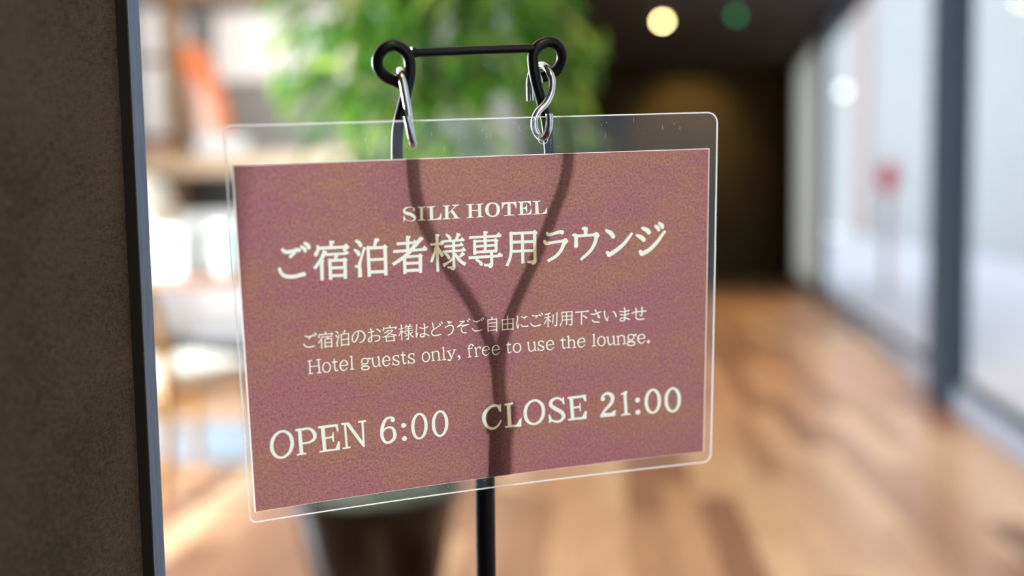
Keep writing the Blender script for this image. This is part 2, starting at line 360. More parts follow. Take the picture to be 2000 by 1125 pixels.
GLYPHS = {
'brand_line': '''
Sb 10219,3023,47 10071,2921,33 9886,2893,46 9677,2947,93 9592,3082,139 9669,3226,162 9922,3310,198 10150,3439,186 10240,3585,128 10143,3708,70 9980,3746,35 9750,3674,33 9637,3574,37 9583,3431,28
P 10222,2929 10245,2942 10226,3198 10198,3197 10114,3040 10162,2996
P 9545,3358 9577,3372 9637,3574 9611,3666 9550,3760 9527,3754
Lb 10648,2917,175 10633,3737,176
P 10385,2910 10863,2900 10862,2945 10745,2969 10569,2983 10396,2943
P 10400,3700 10552,3673 10728,3672 10863,3715 10862,3738 10399,3747
Lb 11233,2913,176 11243,3737,188
P 10944,2933 11485,2907 11484,2938 11331,2970 11142,2990 10944,2949
P 10996,3722 11315,3693 11598,3686 11742,3576 11818,3356 11853,3358 11833,3758 10996,3753
Lb 12182,2916,201 12178,3731,202
P 11933,2907 12396,2903 12395,2939 12276,2968 12086,2977 11944,2946
P 11928,3724 12072,3689 12285,3696 12416,3720 12415,3756 11928,3752
P 12527,2898 12980,2886 12955,2920 12775,2982 12266,3440 12263,3392 12679,3012 12692,2978 12538,2939
P 12424,3294 12580,3208 12882,3687 12989,3729 12989,3753 12511,3738 12511,3714 12667,3687
Lb 13651,2909,191 13650,3742,192
P 13399,2908 13892,2890 13892,2928 13759,2962 13554,2968 13410,2932
P 13410,3729 13555,3701 13748,3700 13880,3719 13887,3748 13409,3760
Lb 13672,3303,51 14187,3315,51
Lb 14236,2911,192 14241,3739,193
P 13986,2916 14477,2898 14476,2936 14347,2967 14140,2969 13991,2949
P 14013,3726 14156,3696 14337,3688 14479,3714 14487,3740 14013,3757
Sb 15061,2897,64 14865,2943,108 14734,3102,185 14692,3304,219 14729,3497,186 14857,3675,108 15051,3740,65
Sb 15061,2897,64 15261,2963,108 15390,3135,186 15429,3342,220 15386,3532,186 15253,3697,109 15051,3740,65
Lb 16107,2915,195 16114,3725,195
P 15772,3725 16009,3694 16219,3687 16457,3705 16457,3736 15771,3759
P 15648,2893 16582,2893 16587,3312 16545,3310 16488,3140 16357,2992 16015,2988 15831,3030 15725,3153 15676,3329 15644,3328
Lb 16899,2903,196 16921,3730,210
P 16674,2897 17529,2903 17535,3244 17509,3243 17443,3072 17310,2975 16833,2990 16674,2931
P 16669,3717 16828,3694 17307,3686 17440,3602 17535,3400 17569,3401 17560,3751 16668,3748
P 17003,3308 17123,3288 17216,3202 17243,3075 17270,3076 17280,3620 17240,3617 17214,3487 17122,3379 17003,3359
Lb 17897,2926,197 17934,3745,224
P 17630,2918 18179,2914 18178,2940 18004,2978 17790,2986 17644,2945
P 17640,3729 18002,3715 18270,3710 18432,3602 18540,3378 18572,3380 18566,3765 17640,3760
''',
'title_line': '''
Sr 2476,4971,201 2595,5113,216 2790,5127,230 3044,5101,231 3301,5045,246 3398,5067,246
Lr 3153,5183,173 2888,5417,188
Sr 2236,6081,173 2321,6326,188 2494,6520,217 2799,6605,232 3167,6605,233 3454,6538,248 3612,6521,263
Sr 3535,4869,174 3698,5014,218 3748,5152,189
Sr 3743,4675,188 3919,4851,232 3955,4988,189
Lb 5231,4628,205 5229,5003,191
P 5145,4622 5418,4641 5427,4761 5338,4830 5224,4792
Sr 4471,4935,175 4462,5129,190 4329,5404,249
P 4389,4854 4446,4843 4558,4896 4582,5003 4463,5114 4378,5093
Lb 4466,5039,205 6025,5058,178
P 5986,4935 6106,4838 6273,5061 6239,5164 6105,5230 6000,5299 5899,5276 5887,5215 5934,5128
Lb 4907,5446,176 6096,5457,163
P 5954,5371 6089,5260 6244,5407 6227,5481 6094,5523 5948,5513
Sb 4860,5217,264 4638,5682,220 4211,6237,191
P 4747,5164 4946,5223 4986,5286 4866,5398
Lb 4648,5773,220 4623,6982,192
P 4693,5747 4793,5754 4805,5815 4728,5930 4626,5953
Lb 5513,5490,222 5428,5771,163
Lb 5113,5703,192 5116,6977,193
Lb 5036,5818,177 6022,5846,179
Lb 5982,5752,223 5977,6987,195
P 5881,5744 5971,5675 6140,5824 6123,5899 6016,5997 5887,5942
Lb 5161,6266,178 5917,6294,179
Lb 5141,6736,178 5927,6768,179
Sr 6691,4738,164 6862,4871,224 6944,5043,224
Sr 6583,5276,149 6768,5441,224 6806,5596,194
Sb 7176,5150,165 6962,5759,150 6827,6238,210 6845,6546,226 6838,6960,241
P 6548,6202 6724,6215 6863,6057 6925,6368 6746,6416 6674,6364 6557,6340
Lb 7873,4710,225 7737,5204,165
P 7771,4652 8022,4680 8064,4784 7986,4885 7899,4818
Lb 7370,5102,180 7393,6974,212
Lb 7321,5221,195 8362,5247,181
Lb 8378,5217,227 8382,6975,198
P 8276,5134 8383,5049 8528,5212 8510,5303 8448,5375 8269,5363
Lb 7415,5945,181 8309,5965,167
Lb 7418,6698,197 8345,6724,198
Lb 9766,4634,213 9741,5557,199
P 9675,4628 9917,4650 9945,4738 9852,4809 9671,4797
Lb 9088,5081,182 10150,5075,169
P 10059,5038 10170,4875 10304,5007 10177,5185
Lb 8864,5542,183 10781,5535,170
P 10630,5447 10756,5285 10951,5500 10902,5621 10625,5618
Sb 10599,4810,246 9924,5539,245 9518,5913,230 8809,6341,198
P 10494,4726 10677,4784 10735,4896 10672,4954 10518,4991
Lb 9535,5852,199 9534,6971,200
Lb 9609,5919,169 10526,5922,170
Lb 10496,5873,232 10484,6981,202
P 10390,5850 10484,5748 10649,5899 10632,5976 10569,6049 10385,6036
Lb 9598,6322,184 10454,6353,170
Lb 9586,6772,185 10443,6790,202
Lb 11537,4634,186 11550,5490,186 11558,6980,172
P 11445,4637 11676,4652 11721,4738 11626,4826 11441,4814
Lb 11122,5259,155 11849,5260,155
P 11664,5232 11823,5040 11975,5190 11941,5313 11723,5345
Sb 11489,5423,155 11372,5821,171 11159,6354,156
Lr 11612,5494,124 11745,5784,203 11850,5995,187
P 12062,4713 12142,4625 12357,4778 12447,4924 12444,5080 12289,5070 12244,4942
Lb 12889,4686,219 12726,5082,156
P 12765,4632 12983,4692 13029,4773 12949,4846 12792,4868
Lb 11868,5121,140 13133,5108,141
P 12977,5067 13089,4917 13259,5085 13242,5178 12975,5192
Lb 11985,5441,156 13096,5420,141
P 12941,5347 13037,5228 13185,5394 13158,5502 12938,5494
Lb 11870,5761,156 13217,5758,142
P 13060,5685 13173,5535 13328,5702 13294,5826 13058,5810
Lb 12576,5057,187 12562,6344,173 12570,6755,189
P 12163,6694 12460,6715 12509,6656 12672,6667 12669,6825 12597,6947 12487,6977 12394,6916 12317,6838 12161,6820
Sr 12024,5866,141 12192,6034,172 12261,6181,188
P 12487,6149 12483,6354 12086,6625 11990,6744 11913,6675 11847,6545 11886,6500 12232,6368
P 13105,5829 13276,5967 13259,6045 12973,6215 12864,6112
Sb 12648,5909,157 12831,6236,189 13078,6507,205 13297,6649,237
Lb 14563,4647,206 14562,5975,191
P 14462,4640 14723,4662 14747,4752 14657,4825 14460,4798
Lb 13545,4977,173 15455,5000,160
P 15280,4895 15425,4761 15616,4947 15583,5072 15278,5069
Lb 13890,5140,189 13892,6088,190
Lb 13872,5249,142 15292,5244,144
Lb 15260,5210,207 15252,5957,192
P 15132,5186 15229,5097 15420,5268 15371,5360 15130,5345
Lb 13915,5568,158 15256,5559,160
Lb 13910,5931,174 15317,5929,192
Lb 13493,6251,190 15507,6261,177
P 15314,6184 15493,6020 15685,6209 15661,6319 15312,6328
Lb 14963,5969,192 14969,6832,192
P 14473,6694 14793,6717 14858,6664 15067,6678 15055,6870 14951,6990 14822,6997 14743,6905 14471,6844
Sr 13983,6396,159 14219,6571,191 14313,6721,223
Sb 16220,4776,208 16237,5471,209 16216,6109,193 16115,6551,194 15933,6941,194
Lb 16129,4885,192 17839,4913,178
Lb 17758,4860,227 17782,6826,196
P 17643,4837 17758,4726 17938,4902 17921,4998 17839,5073 17642,5045
Lb 16962,4973,193 16983,6852,211
Lb 16270,5441,193 17738,5484,179
Lb 16265,6032,177 17736,6063,179
P 17273,6694 17569,6698 17674,6657 17882,6671 17864,6880 17699,6976 17567,6957 17535,6890 17279,6850
Sr 18581,4988,179 18696,5114,212 19061,5048,196 19427,4973,229 19593,5015,279
Sr 18414,5493,179 18529,5661,229 19060,5613,180 19627,5567,197
P 19543,5529 19777,5391 19894,5421 19978,5555 19978,5653 19861,5776 19593,5678
Sb 19744,5622,264 19527,6129,231 19159,6528,214 18610,6811,197
Lb 21160,4773,271 21145,5271,238
P 20891,4841 20953,4729 21194,4735 21305,4815 21299,4914 21023,4965 20891,4885
P 20249,5219 20300,5129 20506,5141 20644,5226 20627,5374 20387,5360 20259,5280
Lr 20514,5268,230 20515,5967,264
Lb 20507,5307,186 21855,5295,187
P 21681,5202 21872,5096 22029,5205 22107,5377 21996,5521 21717,5404
Sr 21884,5381,273 21789,5810,239 21478,6328,222 20873,6827,188
Sr 22551,5051,188 22868,5253,292 23045,5498,275
Lr 22631,6484,207 22755,6660,293
Sr 22766,6661,303 23228,6419,276 23754,6011,242 24139,5577,208 24307,5357,173
Sr 25057,5036,208 25380,5206,296 25525,5367,279
Sr 24670,5489,191 24993,5659,296 25166,5839,272
Lr 24906,6565,227 25023,6733,314
Sr 25030,6740,307 25539,6508,280 26071,6027,245 26425,5569,210 26602,5357,193
Sr 25968,4949,209 26149,5112,262 26197,5233,217
Sr 26217,4776,209 26417,4939,262 26454,5077,227
''',
'note_line': '''
Sr 3494,10286,60 3623,10342,65 3781,10330,65 3901,10320,71
Lb 3806,10361,60 3682,10475,54
Sr 3392,10769,60 3464,10904,65 3618,10992,71 3830,10986,76 3990,10953,77
Sr 3931,10233,54 4020,10299,65 4039,10352,60
Sr 4032,10153,54 4117,10219,71 4127,10276,65
Lb 4678,10126,77 4671,10281,60
Lb 4339,10290,60 5031,10290,55
Lb 4327,10246,60 4264,10480,77
P 4992,10258 5047,10229 5110,10312 5027,10389 4987,10385
Lb 4531,10451,55 5064,10450,61
Sb 4493,10391,71 4377,10619,60 4221,10830,55
Lb 4425,10610,60 4406,11148,60
Lb 4810,10466,60 4764,10589,55
Lb 4618,10574,55 4625,11144,61
Lb 4618,10588,55 5032,10589,55
Lb 5018,10587,66 4999,11155,61
Lb 4621,10816,49 4994,10827,50
Lb 4623,11058,55 4997,11070,55
Sr 5276,10187,66 5368,10239,77 5400,10305,66
Sb 5240,10411,61 5330,10506,77 5340,10578,66
Sb 5469,10392,50 5374,10724,55 5327,10890,66 5338,11135,83
P 5234,10866 5302,10859 5373,10752 5381,10896 5312,10932
Lb 5829,10143,77 5711,10388,55
Lb 5586,10361,61 5586,11147,67
Lb 5576,10403,55 6036,10378,55
Lb 6017,10362,67 6005,11148,67
Lb 5589,10732,50 5995,10717,50
Lb 5589,11075,55 5995,11061,56
Sb 6608,10321,61 6569,10618,73 6436,10892,73 6312,10951,67 6235,10814,67 6258,10587,67 6402,10372,56 6623,10280,56 6838,10344,73 6988,10575,84 6973,10775,78 6843,10963,67 6649,11035,50
Lb 3670,11836,77 3666,12650,77
Lb 4194,11824,77 4209,12657,77
Lb 3705,12211,49 4184,12224,50
Lb 3564,11852,60 3821,11839,60
Lb 4042,11841,60 4322,11830,61
Lb 3565,12653,55 3836,12648,55
Lb 4057,12654,55 4324,12657,55
Sb 4865,12382,78 4843,12499,75 4790,12597,69 4714,12659,61 4626,12678,56 4541,12649,61 4472,12577,69 4427,12474,75 4416,12355,77
Sb 4416,12355,77 4438,12238,75 4491,12141,68 4567,12078,61 4654,12059,55 4739,12088,61 4809,12159,69 4853,12262,75 4865,12382,78
Sb 5111,11870,33 5120,12101,72 5126,12447,78 5185,12656,72 5336,12602,39
P 4947,12116 5092,11983 5122,12044 5305,12064 5302,12121 5086,12140
Lb 5427,12361,50 5902,12363,50
Sb 5888,12376,67 5843,12153,78 5671,12033,61 5483,12200,84 5456,12456,84 5551,12641,73 5713,12674,62 5896,12521,34
Lb 6141,11825,78 6144,12666,79
P 6018,11855 6170,11780 6175,11872 6044,11881
Lb 6027,12652,56 6272,12660,56
Sb 7333,10200,67 7390,10378,62 7388,10666,62 7383,10954,73 7311,11048,73 7204,10979,62 7208,10849,62 7420,10698,56 7696,10682,62 7872,10772,73 7852,10944,73 7739,11019,62 7559,11044,56
Sb 7169,10428,56 7319,10443,62 7568,10396,62
Sr 7723,10281,62 7871,10397,79 7923,10474,73
Lb 8516,10128,68 8512,10257,62
Lb 8151,10280,56 8915,10267,62
Lb 8153,10223,68 8090,10433,73
P 8846,10246 8929,10246 8941,10328 8812,10417 8786,10385 8858,10305
Lb 8410,10392,68 8309,10512,57 8141,10582,51
Lb 8367,10446,51 8687,10434,57
Sb 8687,10434,57 8629,10515,57 8386,10708,62 8063,10835,57
Sb 8310,10498,51 8527,10664,57 8913,10790,85
Lb 8259,10782,57 8275,11147,62
Lb 8258,10826,51 8772,10834,51
Lb 8745,10802,74 8763,11138,68
Lb 8276,11103,51 8763,11109,51
Lb 9211,10137,63 9224,11141,57
Lb 9050,10411,51 9344,10381,57
Lb 9201,10498,51 9050,10861,51
Lb 9228,10530,40 9322,10670,74
Lb 9490,10192,57 9571,10287,63
Lb 9772,10146,68 9683,10298,51
Lb 9402,10329,46 9908,10290,46
Lb 9426,10448,46 9905,10421,46
Lb 9366,10587,46 9929,10554,46
Lb 9655,10295,57 9632,11124,63
P 9493,11066 9634,11051 9660,11127 9589,11155 9492,11110
Lb 9407,10649,46 9516,10762,74
Lb 9599,10814,51 9413,10912,57
Lb 9913,10655,57 9754,10785,46
Sb 9674,10632,51 9767,10845,57 9945,11009,80
Sr 6937,12051,73 7094,12111,62 7122,12254,73 7057,12384,62 6924,12413,56 6789,12354,62 6744,12212,73 6793,12084,62 6937,12051,73
Sb 7109,12098,51 7192,12064,57 7246,12113,62
D 7246,12113,57
Sb 6809,12385,45 6738,12464,56 6859,12522,68 7079,12546,74
Sb 7181,12682,74 7162,12726,73 7111,12761,71 7035,12782,69 6946,12785,68 6858,12771,69 6784,12742,71 6735,12701,73 6720,12656,73
Sb 6720,12656,73 6739,12612,73 6790,12578,71 6866,12557,69 6954,12553,68 7042,12567,69 7117,12596,71 7165,12637,73 7181,12682,74
Sb 7394,12057,79 7410,12379,79 7477,12606,80 7628,12652,57 7772,12507,40
P 7330,12073 7428,12046 7431,12119 7343,12109
Lb 7774,12025,85 7800,12642,80
P 7663,12042 7789,12012 7786,12085 7669,12093
Lb 7781,12654,63 7900,12653,51
Lb 8013,12358,51 8460,12342,51
Sb 8451,12353,69 8396,12151,80 8246,12047,63 8060,12188,85 8024,12447,85 8129,12635,74 8296,12668,63 8474,12511,34
Sb 8983,12170,34 8901,12088,52 8761,12088,63 8660,12179,80 8684,12314,86 8850,12405,92 8987,12523,92 8969,12654,75 8827,12697,63 8689,12623,46 8636,12514,34
P 8958,12056 9009,12055 9009,12246 8970,12242
P 8610,12438 8644,12442 8675,12621 8616,12703 8597,12701
Sb 9259,11876,34 9266,12112,75 9270,12466,81 9335,12664,75 9472,12591,40
P 9092,12094 9241,11992 9262,12053 9450,12079 9448,12137 9223,12152
Sb 9929,12138,35 9860,12072,52 9719,12072,63 9617,12164,81 9642,12299,86 9809,12391,92 9947,12509,93 9930,12640,75 9787,12684,64 9647,12610,46 9593,12501,35
P 9918,12040 9963,12038 9963,12245 9926,12241
P 9567,12453 9600,12457 9632,12623 9582,12706 9554,12703
Sb 10156,10201,69 10165,10391,63 10115,10708,63 10148,11062,81
Lb 10149,11003,52 10221,10747,46
Sr 10348,10438,63 10572,10518,63 10844,10427,69
Sr 10608,10214,69 10647,10349,63 10637,10758,69 10603,10989,81 10474,11050,75 10363,10951,63 10450,10857,63 10677,10865,63 10902,11004,81
Sb 11135,10190,75 11174,10340,64 11212,10549,58
Sr 11557,10450,81 11398,10537,69 11166,10662,69 11077,10830,75 11145,10984,75 11329,11046,70 11631,11001,81
Lr 11575,10304,64 11658,10409,64
Lr 11691,10198,64 11769,10302,70
Sb 12079,10204,70 12207,10260,76 12351,10288,87
Lb 12293,10283,81 12134,10342,58
Sb 11941,10603,70 12087,10514,70 12290,10459,70 12432,10576,82 12442,10783,82 12308,11007,70 12089,11104,58
Sb 12857,10275,70 13016,10290,64 13162,10259,70
Lb 13176,10260,64 12691,10635,64
Sr 12705,10625,64 13011,10541,64 13419,10525,76
Sb 13331,10555,53 13039,10632,59 12963,10832,70 13061,11005,76 13294,11056,82
Lr 13336,10230,59 13416,10335,65
Lr 13446,10145,59 13520,10241,65
Sb 10909,12378,76 10889,12497,74 10838,12596,69 10764,12661,62 10678,12680,58 10594,12652,62 10523,12580,68 10477,12476,74 10464,12355,75
Sb 10464,12355,75 10484,12236,73 10534,12137,68 10608,12073,62 10694,12053,58 10778,12081,62 10849,12153,69 10895,12257,74 10909,12378,76
Lb 11099,12072,70 11134,12669,76
P 11019,12093 11135,12031 11133,12120 11032,12139
Sb 11131,12193,41 11248,12072,58 11406,12074,70 11490,12201,82 11517,12650,76
Lb 11028,12658,58 11258,12647,58
Lb 11393,12667,59 11632,12662,59
Lb 11795,11831,82 11826,12668,82
P 11690,11859 11830,11805 11834,11894 11712,11897
Lb 11710,12671,59 11956,12661,59
Lb 12106,12130,100 12305,12598,82
Lb 12518,12097,65 12275,12640,65
Sr 12276,12625,71 12230,12755,71 12123,12738,71
D 12106,12721,62
Lb 11996,12134,64 12257,12116,59
Lb 12417,12093,59 12612,12083,59
D 12766,12547,80
Sb 12816,12546,89 12828,12667,71 12709,12790,35
Sb 13719,11918,59 13603,11832,53 13470,11893,71 13423,12098,77 13466,12643,77
D 13683,11944,53
Lb 13320,12094,59 13657,12092,59
Lb 13349,12661,59 13590,12650,59
Lb 13857,12066,77 13898,12672,77
P 13769,12088 13893,12025 13898,12115 13780,12128
Sb 13890,12250,42 13995,12080,59 14128,12063,71
D 14157,12117,68
Lb 13772,12668,59 14031,12664,60
Sr 13735,10307,65 13909,10382,59 14144,10329,71
Lb 14026,10377,53 13922,10472,47
Sr 13640,10773,47 13754,10932,71 13929,10993,77 14268,10950,65
Lr 14225,10241,59 14291,10336,65
Lr 14328,10158,59 14395,10256,71
Lb 14956,10148,77 14894,10336,53
Lb 14673,10316,65 14678,11122,71
Lb 14644,10343,59 15264,10324,59
Lb 15244,10292,71 15231,11144,72
Lb 14685,10556,59 15232,10560,54
Lb 14682,10779,59 15229,10799,54
Lb 14679,11033,59 15227,11038,60
Lb 15958,10175,66 15941,11073,66
Lb 15605,10369,60 15606,11133,66
Lb 15589,10427,54 16335,10402,54
Lb 16305,10370,78 16305,11136,66
Lb 15616,10699,54 16302,10715,54
Lb 15613,11058,60 16299,11076,60
P 16260,10366 16365,10360 16349,10449 16260,10456
Sb 16605,10231,72 16619,10427,66 16557,10752,66 16629,11075,66
Lb 16644,11046,48 16691,10794,42
Sr 16860,10328,60 16995,10369,60 17220,10344,78
Lb 17145,10382,60 17009,10476,48
Sr 16841,10838,48 16931,10951,66 17081,10980,78 17292,10968,85
Lb 14278,12321,48 14752,12301,48
Sb 14743,12316,66 14695,12130,78 14533,12054,54 14339,12185,83 14306,12438,84 14436,12632,72 14584,12647,60 14770,12484,30
Lb 14929,12361,48 15406,12341,48
Sb 15391,12358,66 15333,12141,72 15171,12047,54 14976,12172,78 14938,12410,78 15030,12616,66 15208,12679,54 15404,12517,30
Sb 15993,11893,36 15967,12117,72 15964,12450,78 16016,12653,72 16197,12564,42
P 15811,12108 15932,12008 15992,12029 16171,12046 16171,12112 15961,12141
Sb 16801,12366,85 16782,12482,82 16729,12579,75 16650,12641,66 16557,12660,61 16465,12633,66 16388,12564,75 16336,12463,82 16319,12346,85
Sb 16319,12346,85 16338,12230,82 16391,12134,75 16470,12072,66 16562,12052,60 16654,12079,66 16732,12148,75 16783,12249,82 16801,12366,85
Sb 17311,12047,79 17330,12399,79 17404,12635,79 17556,12665,61 17724,12528,43
P 17220,12053 17347,12029 17347,12111 17232,12100
Lb 17726,12055,85 17763,12639,79
P 17605,12053 17757,12043 17756,12110 17614,12106
Lb 17739,12658,61 17861,12648,55
Sr 17574,10287,66 17710,10344,66 18012,10324,73
Lb 17921,10362,60 17800,10488,54
Sr 17472,10791,60 17571,10936,73 17767,11029,79 18147,10956,79
Lr 18064,10277,61 18149,10375,67
Lr 18171,10178,61 18265,10279,73
Lb 18803,10239,85 18407,10327,55
Lb 18376,10522,55 18834,10484,67
Lb 18645,10287,61 18634,11166,67
Lb 18605,10541,55 18390,10932,61
Lb 18681,10638,49 18818,10817,85
Lb 18987,10346,67 18940,10919,67
Lb 19231,10214,73 19216,11079,67
P 18970,11074 19154,11074 19182,11046 19249,11052 19246,11128 19170,11152 19078,11122
Sb 19553,10241,67 19584,10654,61 19553,10895,61 19430,11174,67
Lb 19538,10255,55 20261,10253,61
Lb 20246,10221,80 20241,11137,68
Lb 19876,10282,61 19883,11122,74
Lb 19584,10517,55 20231,10540,55
Lb 19584,10776,55 20231,10784,55
P 20031,11104 20186,11102 20207,11088 20278,11109 20217,11190 20031,11150
Lb 20462,10330,74 21393,10314,80
P 21268,10289 21346,10249 21424,10347 21378,10374 21269,10380
Lb 20896,10335,80 20899,11193,80
Sb 20974,10571,49 21130,10675,80 21264,10794,93
Sb 18296,12142,37 18220,12065,55 18082,12061,67 17991,12160,85 18021,12285,92 18188,12392,98 18334,12513,98 18309,12634,80 18172,12682,67 18019,12606,49 17959,12509,37
P 18296,12041 18342,12040 18347,12224 18311,12220
P 17929,12445 17962,12448 18010,12621 17958,12692 17928,12689
Lb 18524,12363,55 19009,12352,55
Sb 19000,12364,74 18938,12162,86 18770,12070,61 18571,12198,92 18539,12441,92 18646,12650,80 18830,12698,61 19015,12531,37
Sb 19625,11911,37 19615,12156,80 19616,12464,86 19693,12687,80 19863,12610,43
P 19421,12138 19600,12007 19631,12080 19831,12098 19832,12160 19600,12185
Lb 20017,11884,86 20027,12671,87
P 19893,11889 20057,11851 20057,11934 19909,11942
Sb 20033,12301,43 20156,12165,62 20327,12180,74 20405,12320,87 20421,12692,87
Lb 19903,12675,62 20151,12667,62
Lb 20282,12695,62 20546,12697,62
Lb 20638,12378,56 21146,12361,56
Sb 21137,12373,75 21074,12185,87 20902,12092,62 20684,12237,93 20660,12466,93 20779,12678,81 20951,12709,62 21153,12548,37
Sr 21560,10523,68 21810,10558,74 22216,10422,68
Sb 21824,10237,80 21919,10459,68 22061,10686,74 22150,10847,87
Lb 22150,10841,68 21968,10755,62
Sr 21640,10944,68 21750,11076,81 22095,11120,87
Sb 22467,10380,87 22484,10659,75 22565,10927,81 22686,11091,75
Lb 22666,11059,62 22746,10772,50
Sb 23034,10456,62 23192,10592,87 23290,10878,100
Sr 23524,10510,69 23857,10551,69 24189,10491,82
Sr 23557,10729,63 23859,10784,69 24176,10706,75
Sr 23838,10287,81 23887,10461,81 23892,10957,82 23846,11139,82 23672,11172,75 23544,11068,63 23654,10969,69 23924,10990,75 24228,11114,88
Lr 24367,10700,82 24621,10626,76 25356,10627,82
Sr 24634,10379,88 24684,10585,82 24657,10986,76 24738,11117,82 24946,11165,88 25228,11147,82
Sb 25080,10320,101 25084,10616,82 25046,10955,76
Lb 25046,10961,51 24894,10818,44
Lb 21755,11894,93 21765,12702,88
P 21614,11928 21802,11861 21802,11954 21630,11951
Lb 21618,12713,62 21916,12709,63
Sb 22522,12438,94 22504,12559,91 22450,12661,81 22368,12727,70 22272,12747,63 22175,12719,70 22093,12647,81 22038,12542,90 22018,12420,94
Sb 22018,12420,94 22037,12300,90 22090,12199,81 22172,12133,70 22268,12112,63 22364,12140,70 22447,12211,81 22502,12316,90 22522,12438,94
Sb 22716,12148,94 22740,12477,88 22815,12702,88 22973,12716,63 23130,12573,44
P 22605,12169 22757,12142 22764,12230 22621,12217
Lb 23126,12136,101 23147,12731,88
P 23000,12151 23168,12134 23168,12209 23010,12204
Lb 23132,12761,63 23274,12758,57
Lb 23428,12162,88 23449,12742,88
P 23301,12183 23459,12140 23460,12227 23317,12240
Sb 23461,12305,44 23586,12166,63 23761,12181,82 23858,12324,95 23878,12733,89
Lb 23332,12763,63 23567,12752,63
Lb 23735,12758,63 23990,12749,63
Sb 24538,12333,89 24523,12402,86 24477,12460,78 24409,12497,69 24329,12508,63 24248,12492,69 24179,12450,78 24133,12389,86 24116,12319,88
Sb 24116,12319,88 24131,12250,86 24177,12193,78 24244,12156,69 24325,12145,63 24406,12161,69 24475,12203,78 24521,12263,86 24538,12333,89
Sb 24511,12207,57 24638,12177,63 24687,12213,70
D 24655,12219,73
Sb 24163,12475,51 24116,12581,70 24260,12609,76 24516,12631,89
Sb 24604,12788,89 24584,12838,88 24528,12879,86 24443,12905,84 24343,12911,82 24242,12898,84 24157,12866,86 24100,12821,88 24079,12770,89
Sb 24079,12770,89 24099,12720,88 24155,12679,86 24240,12654,84 24340,12647,82 24440,12661,84 24526,12692,86 24583,12737,88 24604,12788,89
Lb 24786,12497,57 25315,12479,57
Sb 25316,12491,76 25249,12291,89 25071,12198,63 24848,12330,102 24829,12595,102 24966,12779,89 25143,12804,70 25350,12639,38
D 25560,12751,108
''',
